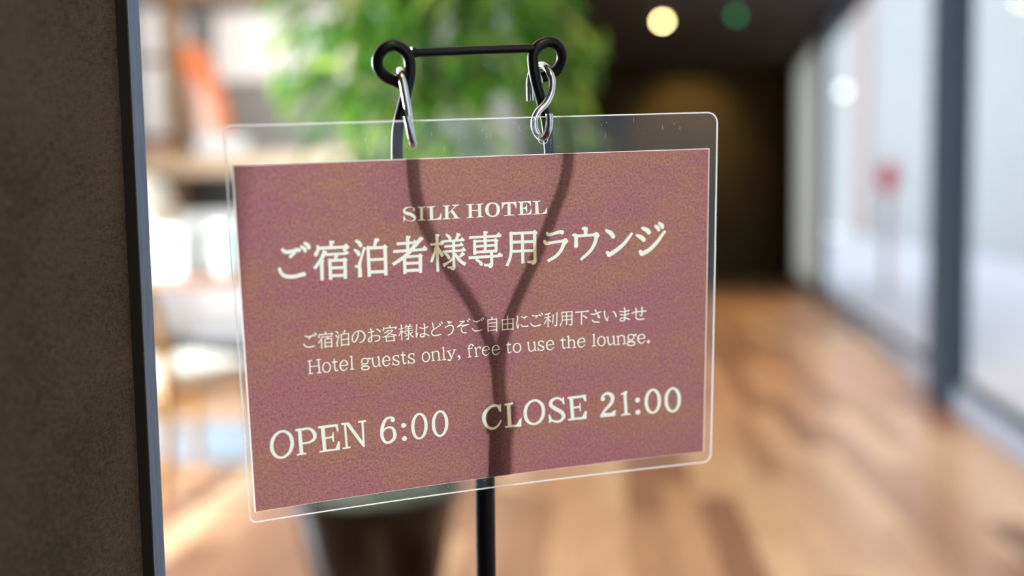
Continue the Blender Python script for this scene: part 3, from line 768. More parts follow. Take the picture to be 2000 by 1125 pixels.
'hours_line': '''
Sb 2406,16902,210 2343,17223,203 2198,17497,184 1992,17680,160 1758,17744,145 1532,17680,160 1348,17498,183 1233,17227,201 1206,16908,208
Sb 1206,16908,208 1269,16589,201 1413,16319,182 1616,16137,159 1848,16071,143 2074,16132,159 2260,16311,183 2376,16581,203 2406,16902,210
Lb 2873,16129,210 2919,17734,212
P 2638,17656 2798,17625 3051,17636 3197,17651 3192,17741 2645,17762
P 2626,16045 3225,16047 3218,16178 2838,16207 2638,16178
Sb 3033,16096,132 3474,16138,145 3743,16496,226 3695,16837,186 3368,17013,133 2987,17012,119
Lb 4240,16113,226 4295,17710,215
P 3955,16053 5143,16050 5174,16544 5090,16532 5007,16220 4363,16221 3980,16195
P 3976,17663 4299,17626 4945,17651 5127,17184 5224,17184 5200,17759 3984,17762
Lb 4333,16873,120 4817,16859,121
P 4831,16545 4877,16537 4887,17185 4823,17175 4749,16940 4756,16780
Lb 5573,16157,121 5627,17680,136
P 5368,17642 5858,17629 5854,17734 5369,17756
P 5338,16034 5727,16038 5799,16188 5365,16164
P 5571,16038 5830,16073 6684,17534 6688,17777 6609,17765
Lb 6640,16091,136 6662,17759,123
P 6366,16040 6852,16034 6861,16141 6375,16161
Sb 8580,16170,124 8363,16056,137 8059,16173,192 7843,16641,220 7804,17206,207 7945,17583,180 8209,17706,166 8517,17519,208 8608,17208,222 8505,16837,180 8275,16699,138 8006,16770,110 7851,16998,83
D 8504,16252,138
D 9169,16696,160
D 9197,17576,160
Sb 10584,16900,210 10544,17212,203 10445,17474,182 10303,17644,157 10139,17697,140 9979,17624,157 9847,17438,182 9763,17167,202 9740,16853,209
Sb 9740,16853,209 9780,16542,201 9879,16283,181 10020,16114,156 10182,16061,139 10342,16131,156 10475,16315,181 10559,16585,202 10584,16900,210
Sb 11906,16896,212 11867,17210,205 11768,17474,184 11625,17645,159 11459,17699,142 11297,17626,158 11162,17439,183 11076,17166,204 11051,16850,211
Sb 11051,16850,211 11091,16538,203 11190,16277,182 11332,16106,157 11496,16052,141 11658,16123,158 11793,16308,183 11880,16579,204 11906,16896,212
Sb 15431,16323,116 15190,16111,165 14824,16127,197 14415,16496,246 14328,16946,230 14524,17432,198 14887,17645,166 15256,17480,133 15464,17126,83
P 15370,16023 15451,16032 15470,16563 15364,16533 15229,16258
Lb 15964,16091,232 16032,17617,250
P 15679,16042 16251,15998 16267,16109 16086,16189 15718,16172
P 15704,17577 16074,17546 16485,17562 16694,17230 16835,17120 16798,17735 15728,17690
Sb 18314,16851,236 18265,17163,227 18129,17427,202 17925,17603,172 17686,17663,152 17448,17598,171 17247,17419,201 17113,17153,225 17068,16841,234
Sb 17068,16841,234 17117,16531,225 17253,16269,200 17455,16095,170 17693,16034,151 17931,16097,171 18133,16274,201 18267,16538,226 18314,16851,236
Sb 19613,16288,119 19403,16095,135 19152,16050,152 18858,16205,219 18816,16498,236 19151,16791,254 19529,17047,255 19698,17365,238 19487,17642,187 19150,17672,153 18856,17526,119 18731,17298,102
P 19613,16032 19697,16041 19757,16542 19656,16505 19529,16236
P 18664,17137 18748,17129 18898,17531 18772,17713 18688,17704
Lb 20203,16138,238 20316,17633,239
P 19950,16051 21220,16015 21247,16481 21137,16477 21008,16198 20330,16220 19992,16201
P 19977,17595 20333,17549 20971,17534 21165,17159 21285,17172 21270,17714 19995,17700
Lb 20315,16834,128 20798,16827,128
P 20772,16541 20840,16548 20884,17128 20799,17119
Sb 22324,16448,155 22417,16225,172 22716,16084,189 23045,16307,259 23023,16737,242 22596,17211,190 22281,17592,138
D 22401,16439,155
P 22229,17561 22426,17452 22986,17469 23227,17321 23313,17330 23265,17742 22230,17717
Lb 23942,16122,208 24046,17713,227
P 23648,16213 23993,16041 24097,16069 24099,16259 23710,16289
P 23698,17658 24044,17608 24359,17676 24360,17763 23699,17763
D 24844,16768,174
D 24882,17635,175
Sb 26407,16979,246 26376,17290,236 26277,17552,211 26126,17724,179 25945,17780,158 25762,17712,179 25605,17530,210 25499,17262,235 25459,16950,245
Sb 25459,16950,245 25490,16640,235 25589,16380,209 25740,16209,178 25920,16153,157 26103,16220,178 26259,16400,210 26366,16666,236 26407,16979,246
Sb 27841,17023,248 27810,17335,238 27711,17599,212 27559,17772,180 27376,17829,159 27192,17761,180 27034,17578,211 26926,17309,237 26884,16996,247
Sb 26884,16996,247 26915,16685,236 27014,16423,210 27166,16251,179 27347,16194,158 27531,16261,179 27690,16441,211 27799,16709,237 27841,17023,248
''',
}

# ---------------------------------------------------------------- the hanging sign: surface fitted in metres
PAPER_W, PAPER_H = 0.297, 0.210
_rv = Vector((0.2017790355, -0.3392023195, -0.0450306640))
_SR = Matrix.Rotation(_rv.length, 3, _rv.normalized())
_ST = Vector((-0.0118569291, 0.0219493207, 0.6061672255))

def card(u, v, d=0.0):
    """u, v, d in mm: right and down from the paper's upper left corner, d behind it -> world point.
    The laminated card is bowed a little between its hooks."""
    u *= 0.001; v *= 0.001; d *= 0.001
    s = 2 * u / PAPER_W - 1; t = v / PAPER_H
    off = (0.00168016 * t + 0.00311932) * (1 - s * s) - 0.00476529 * s * t + 0.00058151 * t * (1 - t) - 0.0022014 * s * t * (1 - t)
    q = _SR @ Vector((u - PAPER_W / 2, (v - PAPER_H / 2) * 0.97516305, off + d)) + _ST
    return CAM + RGT * q.x - UPV * q.y + FWD * q.z

def ribbon(P, rs, re_):
    """outline of one run of a brush stroke, P = points (u, v, width); round start / end if asked"""
    L, R = [], []
    n = len(P)
    for i, p in enumerate(P):
        t = P[min(i + 1, n - 1)] - P[max(i - 1, 0)]
        t = Vector((t.x, t.y)).normalized(); nn = Vector((-t.y, t.x)) * (p.z / 2)
        c = Vector((p.x, p.y)); L.append(c + nn); R.append(c - nn)
        if i == 0: t0 = t
        if i == n - 1: t1 = t
    def cap(p, t):
        c = Vector((p.x, p.y)); nn = Vector((-t.y, t.x)) * (p.z / 2)
        return [c + (nn * math.cos(PI * k / 6) + t * (p.z / 2) * 0.85 * math.sin(PI * k / 6)) for k in range(1, 6)]
    return L + (cap(P[-1], t1) if re_ else []) + R[::-1] + (cap(P[0], -t0) if rs else [])

def stroke_polys(kind, pts):
    """outline polygons of a brush stroke; a stroke that turns far is cut into overlapping runs"""
    if kind == 'P':
        return [[Vector(p[:2]) for p in pts]]
    if kind == 'D':
        u, v, r = pts[0]
        return [[Vector((u + r * math.cos(a * PI / 9), v + r * math.sin(a * PI / 9))) for a in range(18)]]
    P = catmull(pts, 4) if kind[0] == 'S' else [Vector(p) for p in pts]
    rnd_end = kind[1] == 'r'
    out, start, turn = [], 0, 0.0
    for i in range(1, len(P) - 1):
        a = P[i] - P[i - 1]; b = P[i + 1] - P[i]
        turn += abs(Vector((a.x, a.y)).angle_signed(Vector((b.x, b.y)), 0))
        if turn > 1.5 and i + 1 < len(P) - 1:
            out.append(ribbon(P[start:i + 2], rnd_end and start == 0, False)); start = i; turn = 0.0
    out.append(ribbon(P[start:], rnd_end and start == 0, rnd_end))
    return out

def parse(txt):
    polys = []
    for line in txt.strip().splitlines():
        a = line.split()
        polys += stroke_polys(a[0], [tuple(float(c) for c in q.split(',')) for q in a[1:]])
    return polys

def print_mat(name, ref_a, ref_b, tra_a, tra_b, mottled):
    """thin laminated print: part of the light is reflected, part shines through from behind"""
    m = bpy.data.materials.new(name); m.use_nodes = True
    nt = m.node_tree; nt.nodes.remove(nt.nodes['Principled BSDF']); out = nt.nodes['Material Output']
    di = nt.nodes.new('ShaderNodeBsdfDiffuse'); tl = nt.nodes.new('ShaderNodeBsdfTranslucent')
    ad = nt.nodes.new('ShaderNodeAddShader')
    nt.links.new(di.outputs[0], ad.inputs[0]); nt.links.new(tl.outputs[0], ad.inputs[1]); nt.links.new(ad.outputs[0], out.inputs[0])
    di.inputs[0].default_value = ref_a; tl.inputs[0].default_value = tra_a
    if mottled:
        at = nt.nodes.new('ShaderNodeAttribute'); at.attribute_name = 'sheet_uv'
        def nz(sc, det, rough=0.5, off=0.0):
            mp = nt.nodes.new('ShaderNodeMapping'); mp.inputs['Scale'].default_value = sc; mp.inputs['Location'].default_value = (off, off, 0)
            n = nt.nodes.new('ShaderNodeTexNoise'); n.inputs['Scale'].default_value = 1; n.inputs['Detail'].default_value = det; n.inputs['Roughness'].default_value = rough
            nt.links.new(at.outputs['Vector'], mp.inputs[0]); nt.links.new(mp.outputs[0], n.inputs['Vector']); return n
        big = nz((16, 30, 1), 3, 0.5, 3.3); mid = nz((190, 190, 1), 4, 0.65); fine = nz((700, 700, 1), 4, 0.8)
        def mr(n, a, b, c, d):
            r = nt.nodes.new('ShaderNodeMapRange'); r.inputs['From Min'].default_value = a; r.inputs['From Max'].default_value = b
            r.inputs['To Min'].default_value = c; r.inputs['To Max'].default_value = d; nt.links.new(n.outputs['Fac'], r.inputs['Value']); return r
        f1 = mr(big, 0.35, 0.65, 0, 1); f2 = mr(mid, 0.3, 0.7, -0.5, 0.5); g = mr(fine, 0.25, 0.75, 0.34, 1.66)
        sm = nt.nodes.new('ShaderNodeMath'); sm.operation = 'ADD'; sm.use_clamp = True
        nt.links.new(f1.outputs[0], sm.inputs[0]); nt.links.new(f2.outputs[0], sm.inputs[1])
        for bs, a, b in ((di, ref_a, ref_b), (tl, tra_a, tra_b)):
            mx = nt.nodes.new('ShaderNodeMix'); mx.data_type = 'RGBA'; mx.inputs['A'].default_value = a; mx.inputs['B'].default_value = b
            mu = nt.nodes.new('ShaderNodeMix'); mu.data_type = 'RGBA'; mu.blend_type = 'MULTIPLY'; mu.inputs['Factor'].default_value = 1
            nt.links.new(sm.outputs[0], mx.inputs['Factor']); nt.links.new(mx.outputs['Result'], mu.inputs['A']); nt.links.new(g.outputs[0], mu.inputs['B'])
            nt.links.new(mu.outputs['Result'], bs.inputs[0])
    return m

M_print = print_mat('brown_print', (0.056, 0.028, 0.022, 1), (0.052, 0.023, 0.027, 1), (0.164, 0.074, 0.053, 1), (0.156, 0.059, 0.065, 1), True)
M_ink = print_mat('cream_print', (0.80, 0.72, 0.46, 1), None, (0.21, 0.27, 0.27, 1), None, False)
M_core = print_mat('paper_edge', (0.75, 0.74, 0.72, 1), None, (0.5, 0.5, 0.5, 1), None, False)

def film_mat():
    m = bpy.data.materials.new('clear_laminate'); m.use_nodes = True
    nt = m.node_tree; nt.nodes.remove(nt.nodes['Principled BSDF']); out = nt.nodes['Material Output']
    tr = nt.nodes.new('ShaderNodeBsdfTransparent'); tr.inputs[0].default_value = (0.985, 0.985, 0.985, 1)
    gl = nt.nodes.new('ShaderNodeBsdfGlossy'); gl.inputs['Roughness'].default_value = 0.09
    di = nt.nodes.new('ShaderNodeBsdfDiffuse'); di.inputs[0].default_value = (0.75, 0.85, 0.98, 1)  # milky film haze; its blue tint stands in for reflected window light
    tl = nt.nodes.new('ShaderNodeBsdfTranslucent'); tl.inputs[0].default_value = (0.7, 0.82, 0.98, 1)
    lw = nt.nodes.new('ShaderNodeLayerWeight'); lw.inputs['Blend'].default_value = 0.3
    pw = nt.nodes.new('ShaderNodeMath'); pw.operation = 'POWER'; pw.inputs[1].default_value = 4
    ma = nt.nodes.new('ShaderNodeMath'); ma.operation = 'MULTIPLY_ADD'; ma.inputs[1].default_value = 0.5; ma.inputs[2].default_value = 0.015
    m1 = nt.nodes.new('ShaderNodeMixShader'); m2 = nt.nodes.new('ShaderNodeMixShader'); m3 = nt.nodes.new('ShaderNodeMixShader')
    nt.links.new(lw.outputs['Facing'], pw.inputs[0]); nt.links.new(pw.outputs[0], ma.inputs[0])
    m1.inputs[0].default_value = 0.5; nt.links.new(di.outputs[0], m1.inputs[1]); nt.links.new(tl.outputs[0], m1.inputs[2])
    m2.inputs[0].default_value = 0.016; nt.links.new(tr.outputs[0], m2.inputs[1]); nt.links.new(m1.outputs[0], m2.inputs[2])
    nt.links.new(ma.outputs[0], m3.inputs[0]); nt.links.new(m2.outputs[0], m3.inputs[1]); nt.links.new(gl.outputs[0], m3.inputs[2])
    nt.links.new(m3.outputs[0], out.inputs[0])
    return m
M_film = film_mat()
M_edge = print_mat('cut_film_edge', (0.7, 0.72, 0.73, 1), None, (0.42, 0.44, 0.46, 1), None, False)

sign = thing('hanging_sign', card(148, -22), 'laminated brown sign with cream Japanese and English lounge hours, hung on two hooks', 'sign')

# printed sheet: one triangulation of paper and lettering, so the letters fill their holes exactly
groups = [('brand_line', 'brand_line', 'cream capitals reading SILK HOTEL'), ('title_line', 'title_line', 'large cream Japanese title'),
          ('note_line', 'japanese_note', 'small cream note in Japanese'), ('note_line', 'english_note', 'small cream note in English'),
          ('hours_line', 'opening_time', 'cream text OPEN 6:00'), ('hours_line', 'closing_time', 'cream text CLOSE 21:00')]
verts, faces, owner = [], [], []
def add_poly(poly, who):
    b = len(verts); verts.extend(poly); faces.append(list(range(b, b + len(poly)))); owner.append(who)
S = 100.0                                                    # glyph units: 0.01 mm
IN = (0.55, 0.28, 296.7, 209.9)                              # the print stops short of the cut edge
def rect(x0, y0, x1, y1, n=30):
    c = [Vector((x0, y0)), Vector((x1, y0)), Vector((x1, y1)), Vector((x0, y1))]
    return [c[k].lerp(c[(k + 1) % 4], i / n) for k in range(4) for i in range(n)]
add_poly(rect(0, 0, 29700, 21000), -1)
add_poly(rect(*[q * S for q in IN]), -2)
for gi, (key, nm, lab) in enumerate(groups):
    for poly in parse(GLYPHS[key]):
        cu = sum(p.x for p in poly) / len(poly); cv = sum(p.y for p in poly) / len(poly)
        if (nm == 'japanese_note' and cv > 11480) or (nm == 'english_note' and cv < 11480): continue
        if (nm == 'opening_time' and cu > 13200) or (nm == 'closing_time' and cu < 13200): continue
        ar = sum(a.x * b.y - b.x * a.y for a, b in zip(poly, poly[1:] + poly[:1]))
        add_poly(poly if ar > 0 else poly[::-1], gi)
for i in range(1, 44):
    for j in range(1, 30):
        verts.append(Vector((29700 * i / 44, 21000 * j / 30)))
vo, eo, fo, ov, oe, of = delaunay_2d_cdt([v * 0.01 for v in verts], [], faces, 0, 1e-4)
parts = {k: bmesh.new() for k in (-1, -2, 0, 1, 2, 3, 4, 5)}
vmaps = {k: {} for k in parts}
lay = {k: bm.verts.layers.float_vector.new('sheet_uv') for k, bm in parts.items()}
for f, o in zip(fo, of):
    ids = {owner[q] for q in o}
    if not ids: continue
    who = max(ids) if max(ids) >= 0 else (-2 if -2 in ids else -1)
    bm, vm = parts[who], vmaps[who]
    vs = []
    for q in f:
        if q not in vm:
            vm[q] = bm.verts.new(card(vo[q].x, vo[q].y, 0)); vm[q][lay[who]] = (vo[q].x / 1000, vo[q].y / 1000, 0)
        vs.append(vm[q])
    try: bm.faces.new(vs)
    except ValueError: pass
sheet = obj('printed_sheet', parts[-2], M_print, sign, smooth=True, label='brown mottled paper printed with cream lettering')
obj('paper_edge', parts[-1], M_core, sheet, label='white cut edge of the paper')
for gi, (key, nm, lab) in enumerate(groups):
    obj(nm, parts[gi], M_ink, sheet, smooth=True, label=lab)

# clear pouch: front and back film with two punched holes, and the cut rim
FQ = [(-3.1, -21.8), (302.4, -23.4), (302.3, 218.0), (-2.95, 216.5)]
RC = [4.0, 7.0, 6.0, 4.0]
rim = []
for k in range(4):
    p = Vector(FQ[k]); a = (Vector(FQ[k - 1]) - p).normalized(); b = (Vector(FQ[(k + 1) % 4]) - p).normalized()
    c = p + (a + b) * RC[k]
    for i in range(9):
        th = PI / 2 * i / 8
        rim.append(c - b * RC[k] * math.cos(th) - a * RC[k] * math.sin(th))
    nxt = Vector(FQ[(k + 1) % 4]); L = (nxt - p).length
    for i in range(1, 24):
        d = L * i / 24
        if RC[k] + 2 < d < L - RC[(k + 1) % 4] - 2: rim.append(p + b * d)
holes = [Vector((101.5, -8.6)), Vector((183.3, -9.4))]
HR = 3.0
fv = list(rim); ff = [list(range(len(rim)))]
for h in holes:
    b0 = len(fv); fv += [h + Vector((HR * math.cos(2 * PI * k / 24), HR * math.sin(2 * PI * k / 24))) for k in range(24)]
    ff.append(list(range(b0, b0 + 24)))
for i in range(0, 31):
    for j in range(-2, 22):
        fv.append(Vector((10 * i, 10 * j)))
for h in holes:
    fv = [q for n, q in enumerate(fv) if n < len(rim) + 48 or (q - h).length > HR + 0.5]
vo, eo, fo, ov, oe, of = delaunay_2d_cdt(fv, [], ff, 0, 1e-4)
bm = bmesh.new()
for d in (-0.16, 0.16):
    vm = [bm.verts.new(card(q.x, q.y, d)) for q in vo]
    for f, o in zip(fo, of):
        if o == [0]: bm.faces.new([vm[q] for q in f])
for v in [v for v in bm.verts if not v.link_faces]: bm.verts.remove(v)
film = obj('lamination_film', bm, M_film, sign, smooth=True, label='clear plastic pouch with two punched holes')
bm = bmesh.new()
P = [card(q.x, q.y, 0) for q in rim]
tube(bm, P + [P[0]], 0.0004, 6, cap=False)
obj('film_edge', bm, M_edge, film, smooth=True, label='pale cut rim of the pouch')
for h in holes:
    bm = bmesh.new()
    P = [card(h.x + (HR + 0.1) * math.cos(2 * PI * k / 24), h.y + (HR + 0.1) * math.sin(2 * PI * k / 24), -0.1) for k in range(25)]
    tube(bm, P, 0.00022, 6, cap=False)
    obj('punched_hole', bm, M_edge, film, smooth=True)
bm = bmesh.new()                                             # dust and fine scratches lying on the film
def speck(u, v, lx, ly, d=-0.2):
    q = [card(u - lx / 2, v - ly / 2, d), card(u + lx / 2, v - ly / 2, d), card(u + lx / 2, v + ly / 2, d), card(u - lx / 2, v + ly / 2, d)]
    bm.faces.new([bm.verts.new(c) for c in q])
for k in range(150):
    u = 300 * rnd.random() if k < 70 else 115 + 75 * rnd.random()
    v = -21 + 20 * rnd.random() if rnd.random() < 0.85 else 211 + 4 * rnd.random()
    s = 0.12 + 0.3 * rnd.random() ** 2
    if rnd.random() < 0.15: speck(u, min(v, 212), 0.16, 1 + 3 * rnd.random())
    else: speck(u, v, s, s * (0.7 + 0.8 * rnd.random()))
obj('dust', bm, mat('pale_dust', lin(225, 225, 215), 0.9, noise=0.1), film, kind='stuff')

# ---------------------------------------------------------------- two bright S hooks
M_chrome = mat('zinc_plated_steel', lin(225, 226, 228), 0.2, metal=1.0, noise=0.08, scale=120)
def cpath(pts, n=6):
    return [card(*p) for p in catmull(pts, n)]
HOOK_R = [(183.0, -32.4, 21), (182.9, -39.4, 21.5), (183.3, -45.8, 22), (185.2, -51.2, 22.5), (187.9, -53.7, 21.5), (189.5, -54.4, 16), (190.5, -51.6, 10), (191.5, -45.9, 6), (190.9, -37.8, 6), (187.2, -30.9, 5.5), (182.1, -26.0, 5), (179.7, -21.4, 4.5), (179.5, -16.0, 4), (181.3, -11.6, 3), (183.0, -10.1, 0), (184.6, -12.7, -3), (185.8, -18.7, -4.2), (185.5, -24.9, -4.5)]
HOOK_L = [(104.9, -40.3, 22), (103.8, -46.5, 23), (102.1, -50.4, 22), (99.7, -51.6, 17), (98.6, -49.1, 10), (99.1, -44.6, 7.5), (100.0, -36.6, 6), (101.2, -28.2, 5.5), (101.8, -21.0, 5), (102.3, -14.3, 4), (102.4, -10.2, 2.5), (102.1, -8.8, 0), (101.1, -10.8, -3), (100.0, -16.0, -4.2), (98.9, -21.4, -4.5), (98.1, -25.2, -4.5)]
for pts, lab in ((HOOK_L, 'shiny steel S hook in the left eye, turned edge-on'), (HOOK_R, 'shiny steel S hook in the right eye, its curve facing front')):
    bm = bmesh.new(); tube(bm, cpath(pts), 0.00225, 14)
    tag(obj('s_hook', bm, M_chrome, smooth=True), lab, 'hook', 'hooks holding the sign')

# ---------------------------------------------------------------- black sign stand
M_iron = mat('black_painted_steel', lin(12, 13, 16), 0.36, noise=0.2, scale=200, bump=0.05, spec=0.25)
top, low = card(147.5, 160.8, 13.0), card(146.6, 217.0, 10.6)
foot = top + (low - top) * (top.z / (top.z - low.z))     # the pole leans back a little
stand = thing('sign_stand', (foot.x, foot.y, 0), 'black steel pole stand with forked arms ending in round eyes', 'sign stand')
bm = bmesh.new(); tube(bm, [foot + Vector((0, 0, 0.008)), top + (low - top) * 0.01, top], [0.0066, 0.0066, 0.0058], 20)
obj('pole', bm, M_iron, stand, smooth=True)
bm = bmesh.new(); lathe(bm, [(0.12, 0.0), (0.12, 0.006), (0.112, 0.010), (0.02, 0.012), (0.0, 0.012)], 40, (foot.x, foot.y, 0))
obj('base_plate', bm, M_iron, stand, smooth=True)
bm = bmesh.new(); ax = (low - top).normalized(); tube(bm, [top, top + ax * 0.001, top + ax * 0.018, top + ax * 0.019], [0.0074, 0.0082, 0.0082, 0.0074], 20)
obj('collar', bm, M_iron, stand, smooth=True)
ARM_L = [(146.7, 167.4, 13.0), (146.5, 158.5, 13.0), (145.7, 154.1, 12.5), (144.3, 132.9, 12.5), (140.3, 118.0, 12.5), (134.6, 102.9, 12.5), (125.9, 86.0, 12.5), (116.5, 71.3, 12.5), (107.1, 52.7, 12.0), (99.7, 34.9, 11.5), (96.4, 19.6, 11.5), (95.3, 2.4, 11.5), (95.7, -11.7, 11.5), (96.9, -20.9, 11.5), (99.3, -29.6, 11.5), (102.0, -38.9, 11.5), (104.1, -47.9, 11.5), (104.6, -55.3, 11.5), (102.9, -61.3, 11.5), (99.0, -64.8, 11.5), (94.8, -66.0, 11.5), (90.1, -64.5, 12.0), (86.9, -61.0, 13.0), (85.9, -56.3, 14.5), (87.5, -51.6, 16.0), (91.7, -48.0, 17.5), (96.4, -45.9, 18.4), (101.7, -43.4, 18.5)]
ARM_R = [(147.8, 167.5, 13.0), (147.5, 158.7, 13.0), (146.8, 154.2, 12.5), (146.7, 137.3, 12.5), (147.8, 125.0, 12.5), (150.9, 110.5, 12.5), (157.2, 94.6, 12.5), (165.5, 76.9, 12.5), (173.9, 59.0, 12.5), (182.0, 39.5, 12.5), (188.9, 21.9, 12.5), (192.4, 6.0, 12.5), (192.0, -5.7, 12.5), (191.0, -15.4, 12.5), (189.4, -24.4, 12.5), (187.0, -33.0, 12.5), (183.4, -45.7, 12.5), (181.8, -55.1, 12.5), (182.1, -61.3, 12.5), (185.5, -66.0, 12.5), (191.9, -68.5, 12.5), (197.8, -66.7, 13.0), (201.3, -61.4, 14.0), (201.5, -56.1, 15.5), (199.1, -51.3, 17.0), (194.7, -48.5, 18.0), (189.1, -46.7, 18.5)]
for pts in (ARM_L, ARM_R):
    bm = bmesh.new(); tube(bm, cpath(pts, 5), 0.00345, 14)
    obj('arm', bm, M_iron, stand, smooth=True)
bm = bmesh.new(); tube(bm, [card(105.9, -61.9, 12.5), card(107.8, -62.0, 12.5), card(109.6, -62.0, 12.5), card(143.6, -63.4, 12.5), card(182.8, -64.7, 12.5)], [0.0034, 0.0031, 0.0026, 0.0026, 0.0026], 14)
obj('crossbar', bm, M_iron, stand, smooth=True)

# ---------------------------------------------------------------- potted plant in front of the lounge
M_pot = mat('glossy_black_glaze', lin(9, 9, 11), 0.16, noise=0.1, scale=20, spec=0.5)
M_soil = mat('pale_gravel', lin(92, 96, 66), 0.9, noise=0.6, scale=60, bump=0.6)
M_bark = mat('grey_brown_bark', lin(112, 92, 70), 0.9, noise=0.4, scale=40, bump=0.5)
PX, PY, RIM = -0.87, 2.52, 0.362
plant = thing('potted_plant', (PX, PY, 0), 'leafy green indoor tree in a tapered black pot behind the sign', 'plant')
bm = bmesh.new(); lathe(bm, [(0.0, 0.0), (0.155, 0.0), (0.163, 0.01), (0.226, RIM - 0.03), (0.235, RIM - 0.025), (0.235, RIM), (0.216, RIM), (0.212, RIM - 0.045), (0.0, RIM - 0.046)], 48, (PX, PY, 0))
obj('pot', bm, M_pot, plant, smooth=True)
bm = bmesh.new(); lathe(bm, [(0.212, RIM - 0.045), (0.205, RIM - 0.034), (0.1, RIM - 0.022), (0.0, RIM - 0.018)], 32, (PX, PY, 0))
obj('soil', bm, M_soil, plant, smooth=True)
CX, CY, CZ = -0.70, 2.60, 1.42
bm = bmesh.new()
tube(bm, catmull([(PX, PY, RIM - 0.02), (PX + 0.03, PY + 0.01, 0.6), (PX + 0.08, PY + 0.04, 0.9), (CX - 0.02, CY, 1.25), (CX, CY, 1.8)], 5), [0.02 - 0.014 * k / 20 for k in range(21)], 8)
obj('trunk', bm, M_bark, plant, smooth=True)
bm = bmesh.new()
twigs = []
for k in range(34):
    z = 0.98 + 0.9 * rnd.random(); a = rnd.random() * 2 * PI; r = 0.26 + 0.16 * rnd.random()
    p0 = Vector((CX - 0.1 * (1.6 - z), CY, z)); p2 = Vector((CX + r * math.cos(a), CY + r * math.sin(a), z + 0.16 + 0.1 * rnd.random()))
    p1 = (p0 + p2) / 2 + Vector((0, 0, 0.08)); pth = catmull([p0, p1, p2], 3); twigs.append(pth)
    tube(bm, pth, [0.005, 0.0047, 0.0044, 0.004, 0.0035, 0.003, 0.0025], 5)
obj('twigs', bm, M_bark, plant, smooth=True, kind='stuff')

def leaf_mat():
    m = bpy.data.materials.new('green_leaf'); m.use_nodes = True
    nt = m.node_tree; b = nt.nodes['Principled BSDF']; out = nt.nodes['Material Output']
    oi = nt.nodes.new('ShaderNodeObjectInfo'); ge = nt.nodes.new('ShaderNodeNewGeometry')
    ad = nt.nodes.new('ShaderNodeMath'); ad.operation = 'ADD'; fr = nt.nodes.new('ShaderNodeMath'); fr.operation = 'FRACT'
    nt.links.new(oi.outputs['Random'], ad.inputs[0]); nt.links.new(ge.outputs['Random Per Island'], ad.inputs[1]); nt.links.new(ad.outputs[0], fr.inputs[0])
    cr = nt.nodes.new('ShaderNodeValToRGB'); e = cr.color_ramp.elements
    e[0].color = lin(52, 108, 24); e[1].color = lin(196, 220, 96)
    x = e.new(0.6); x.color = lin(88, 150, 38)
    nt.links.new(fr.outputs[0], cr.inputs[0]); nt.links.new(cr.outputs[0], b.inputs['Base Color'])
    b.inputs['Roughness'].default_value = 0.3; b.inputs['Specular IOR Level'].default_value = 0.5
    tl = nt.nodes.new('ShaderNodeBsdfTranslucent'); nt.links.new(cr.outputs[0], tl.inputs[0])
    mx = nt.nodes.new('ShaderNodeMixShader'); mx.inputs[0].default_value = 0.5
    nt.links.new(b.outputs[0], mx.inputs[1]); nt.links.new(tl.outputs[0], mx.inputs[2]); nt.links.new(mx.outputs[0], out.inputs[0])
    return m
M_leaf = leaf_mat()
def leaf_geo(bm, mtx, L=0.105, wd=0.026):
    prof = [(0.0, 0.06), (0.2, 0.7), (0.45, 1.0), (0.7, 0.72), (1.0, 0.03)]
    rows = []
    for t, w in prof:
        z = -0.035 * t * t
        rows.append([bm.verts.new(mtx @ Vector((s * w * wd / 2, t * L, z + (0.004 * w if s else 0)))) for s in (-1, 0, 1)])
    for a, b in zip(rows, rows[1:]):
        bm.faces.new((a[0], a[1], b[1], b[0])); bm.faces.new((a[1], a[2], b[2], b[1]))
bm = bmesh.new(); leaf_geo(bm, Matrix.Identity(4)); lm = bpy.data.meshes.new('leaf'); bm.to_mesh(lm); bm.free(); lm.materials.append(M_leaf)
for p in lm.polygons: p.use_smooth = True
mats = []
for k in range(1550):
    tw = rnd.choice(twigs)
    if rnd.random() < 0.6:
        base = tw[rnd.randrange(1, 7)].copy() + Vector((rnd.gauss(0, 0.03), rnd.gauss(0, 0.03), rnd.gauss(0, 0.03)))
    else:
        a = rnd.random() * 2 * PI; zz = rnd.uniform(-0.5, 0.55); rr = 0.40 * math.sqrt(max(0.05, 1 - (zz / 0.62) ** 2)) * rnd.random() ** 0.35
        base = Vector((CX + rr * math.cos(a), CY + rr * math.sin(a), CZ + zz))
    out = Vector((base.x - CX, base.y - CY, 0))
    yaw = math.atan2(out.y, out.x) - PI / 2 + rnd.gauss(0, 0.8)
    m4 = Matrix.Translation(base) @ Matrix.Rotation(yaw, 4, 'Z') @ Matrix.Rotation(rnd.gauss(-0.65, 0.45), 4, 'X') @ Matrix.Rotation(rnd.gauss(0, 0.5), 4, 'Y') @ Matrix.Scale(rnd.uniform(0.75, 1.25), 4)
    mats.append((base, m4))
def vis(b):                                                   # nearest leaves that stand clear of the sign come first
    return b.y * 1.0 - 0.5 * b.z
mats.sort(key=lambda q: vis(q[0]))
inv = Matrix.Translation((-PX, -PY, 0))
for base, m4 in mats[:290]:
    o = bpy.data.objects.new('leaf', lm); COL.objects.link(o); o.parent = plant
    o.matrix_basis = inv @ m4
bm = bmesh.new()
for base, m4 in mats[290:]: leaf_geo(bm, m4)
fo_ = obj('inner_foliage', bm, M_leaf, plant, smooth=True, kind='stuff')

